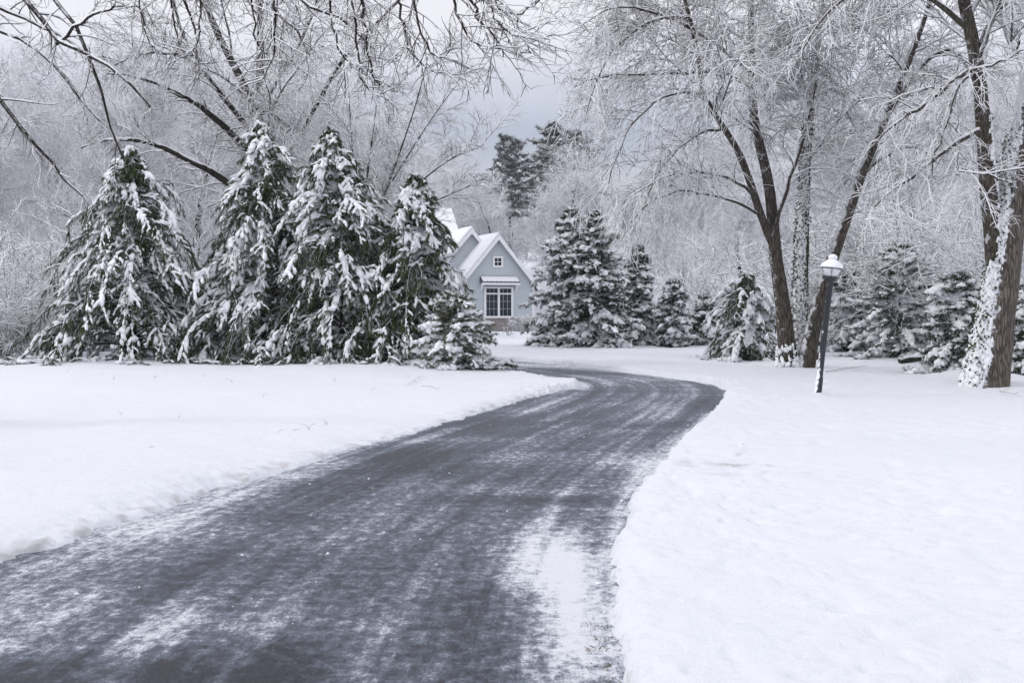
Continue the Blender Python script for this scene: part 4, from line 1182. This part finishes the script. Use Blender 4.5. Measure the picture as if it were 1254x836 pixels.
# grass and leaf tufts showing where the right bank meets the asphalt
tf = MB()
for px, py in [(735, 768), (742, 782), (730, 795), (741, 815), (744, 835)]:
    c = gnd(px, py)
    n = 26; B = c + rng.normal(size=(n, 3)) * (.035, .03, 0); B[:, 2] = .0
    D = nrm(rng.normal(size=(n, 3)) * (1, 1, .3) + (-.2, 0, .35))
    tf.blades(B, D, rng.uniform(.012, .032, n), np.full(n, .006), rng, rng.random(n))
mt, nt, b_ = new_mat('dead_grass'); g = G(nt)
nt.links.new(g.mix(g.attr('tone'), (.07, .055, .035), (.2, .16, .1)), b_.inputs['Base Color'])
tag(tf.build('grass', mt), 'brown grass showing along the snow bank beside the driveway', 'grass', kind='stuff')

# ------------------------------------------------------------------ light, sky, camera
SUN_EL, SUN_AZ = math.radians(30), math.radians(262)
w = bpy.data.worlds.new('World'); sc.world = w; w.use_nodes = True
nt = w.node_tree; nt.nodes.clear(); g = G(nt)
out = nt.nodes.new('ShaderNodeOutputWorld'); bg = nt.nodes.new('ShaderNodeBackground')
nt.links.new(bg.outputs[0], out.inputs[0])
sky = nt.nodes.new('ShaderNodeTexSky'); sky.sky_type = 'NISHITA'; sky.sun_disc = False
sky.sun_elevation = SUN_EL; sky.sun_rotation = SUN_AZ; sky.air_density = 1; sky.dust_density = 3
d = g.node('ShaderNodeTexCoord', out=0)
sep = nt.nodes.new('ShaderNodeSeparateXYZ'); nt.links.new(d, sep.inputs[0]); z = sep.outputs[2]
zc = g.math('MAXIMUM', z, .04)
pl = g.node('ShaderNodeCombineXYZ', {0: g.math('DIVIDE', sep.outputs[0], zc), 1: g.math('DIVIDE', sep.outputs[1], zc), 2: 0.0})
n1 = g.noise(g.scale(d, 1.5, 1.5, 9), 1.6, 5, .5)
elev = g.ramp(z, .05, .9, 5.2, 9.6)
band = g.ramp(z, .115, .25, 0, 1)
low = g.ramp(z, .155, .09, 0, 1)
c = g.mix(band, (.785, .865, 1.07), (.965, .955, 1.02))
c = g.mix(g.math('MULTIPLY', low, .5), c, (1.05, .98, .95))
br_ = g.math('ADD', g.math('MULTIPLY', elev, g.ramp(n1, .3, .7, .88, 1.14)), g.math('MULTIPLY', low, 1.5))
br_ = g.math('ADD', br_, g.math('MULTIPLY', band, 5.0))
cl = g.node('ShaderNodeVectorMath', {0: c, 3: br_}, operation='SCALE')
nt.links.new(g.mix(.86, sky.outputs[0], cl), bg.inputs['Color'])
bg.inputs['Strength'].default_value = .1

L = bpy.data.lights.new('sun', 'SUN'); L.energy = .8; L.angle = math.radians(12); L.color = (1, .98, .955)
lo = bpy.data.objects.new('sun', L); COL.objects.link(lo)
sd = Vector((math.sin(SUN_AZ) * math.cos(SUN_EL), math.cos(SUN_AZ) * math.cos(SUN_EL), math.sin(SUN_EL)))
lo.rotation_euler = sd.to_track_quat('Z', 'Y').to_euler()

cam = bpy.data.cameras.new('camera'); co = bpy.data.objects.new('camera', cam); COL.objects.link(co)
cam.sensor_width = 36; cam.lens = 36 * FPX / W; cam.clip_end = 3000; cam.clip_start = .05
co.location = (0, 0, CAMZ); co.rotation_euler = (PI / 2 - PITCH, 0, 0)
sc.camera = co
sc.view_settings.view_transform = 'Standard'; sc.view_settings.look = 'None'; sc.view_settings.exposure = .01; sc.view_settings.gamma = 1
sc.cycles.max_bounces = 10; sc.cycles.diffuse_bounces = 9; sc.cycles.glossy_bounces = 2; sc.cycles.transmission_bounces = 3
sc.cycles.use_denoising = True; sc.cycles.denoiser = 'OPENIMAGEDENOISE'; sc.cycles.denoising_input_passes = 'RGB_ALBEDO_NORMAL'; sc.cycles.denoising_prefilter = 'ACCURATE'

# ------------------------------------------------------------------ the frosty air
mb = MB(); mb.box((0, 430, 16.5), (1700, 1180, 38)); hz = mb.build('haze', None, None, False)
hm = bpy.data.materials.new('frosty_air'); hm.use_nodes = True; nt = hm.node_tree; nt.nodes.clear()
ho = nt.nodes.new('ShaderNodeOutputMaterial'); hv = nt.nodes.new('ShaderNodeVolumePrincipled')
hv.inputs['Color'].default_value = (.93, .95, 1, 1); hv.inputs['Density'].default_value = .00025; hv.inputs['Anisotropy'].default_value = .1
nt.links.new(hv.outputs[0], ho.inputs['Volume']); hz.data.materials.append(hm)
tag(hz, 'thin frosty haze in the air', 'haze', kind='stuff')
sc.cycles.volume_bounces = 1
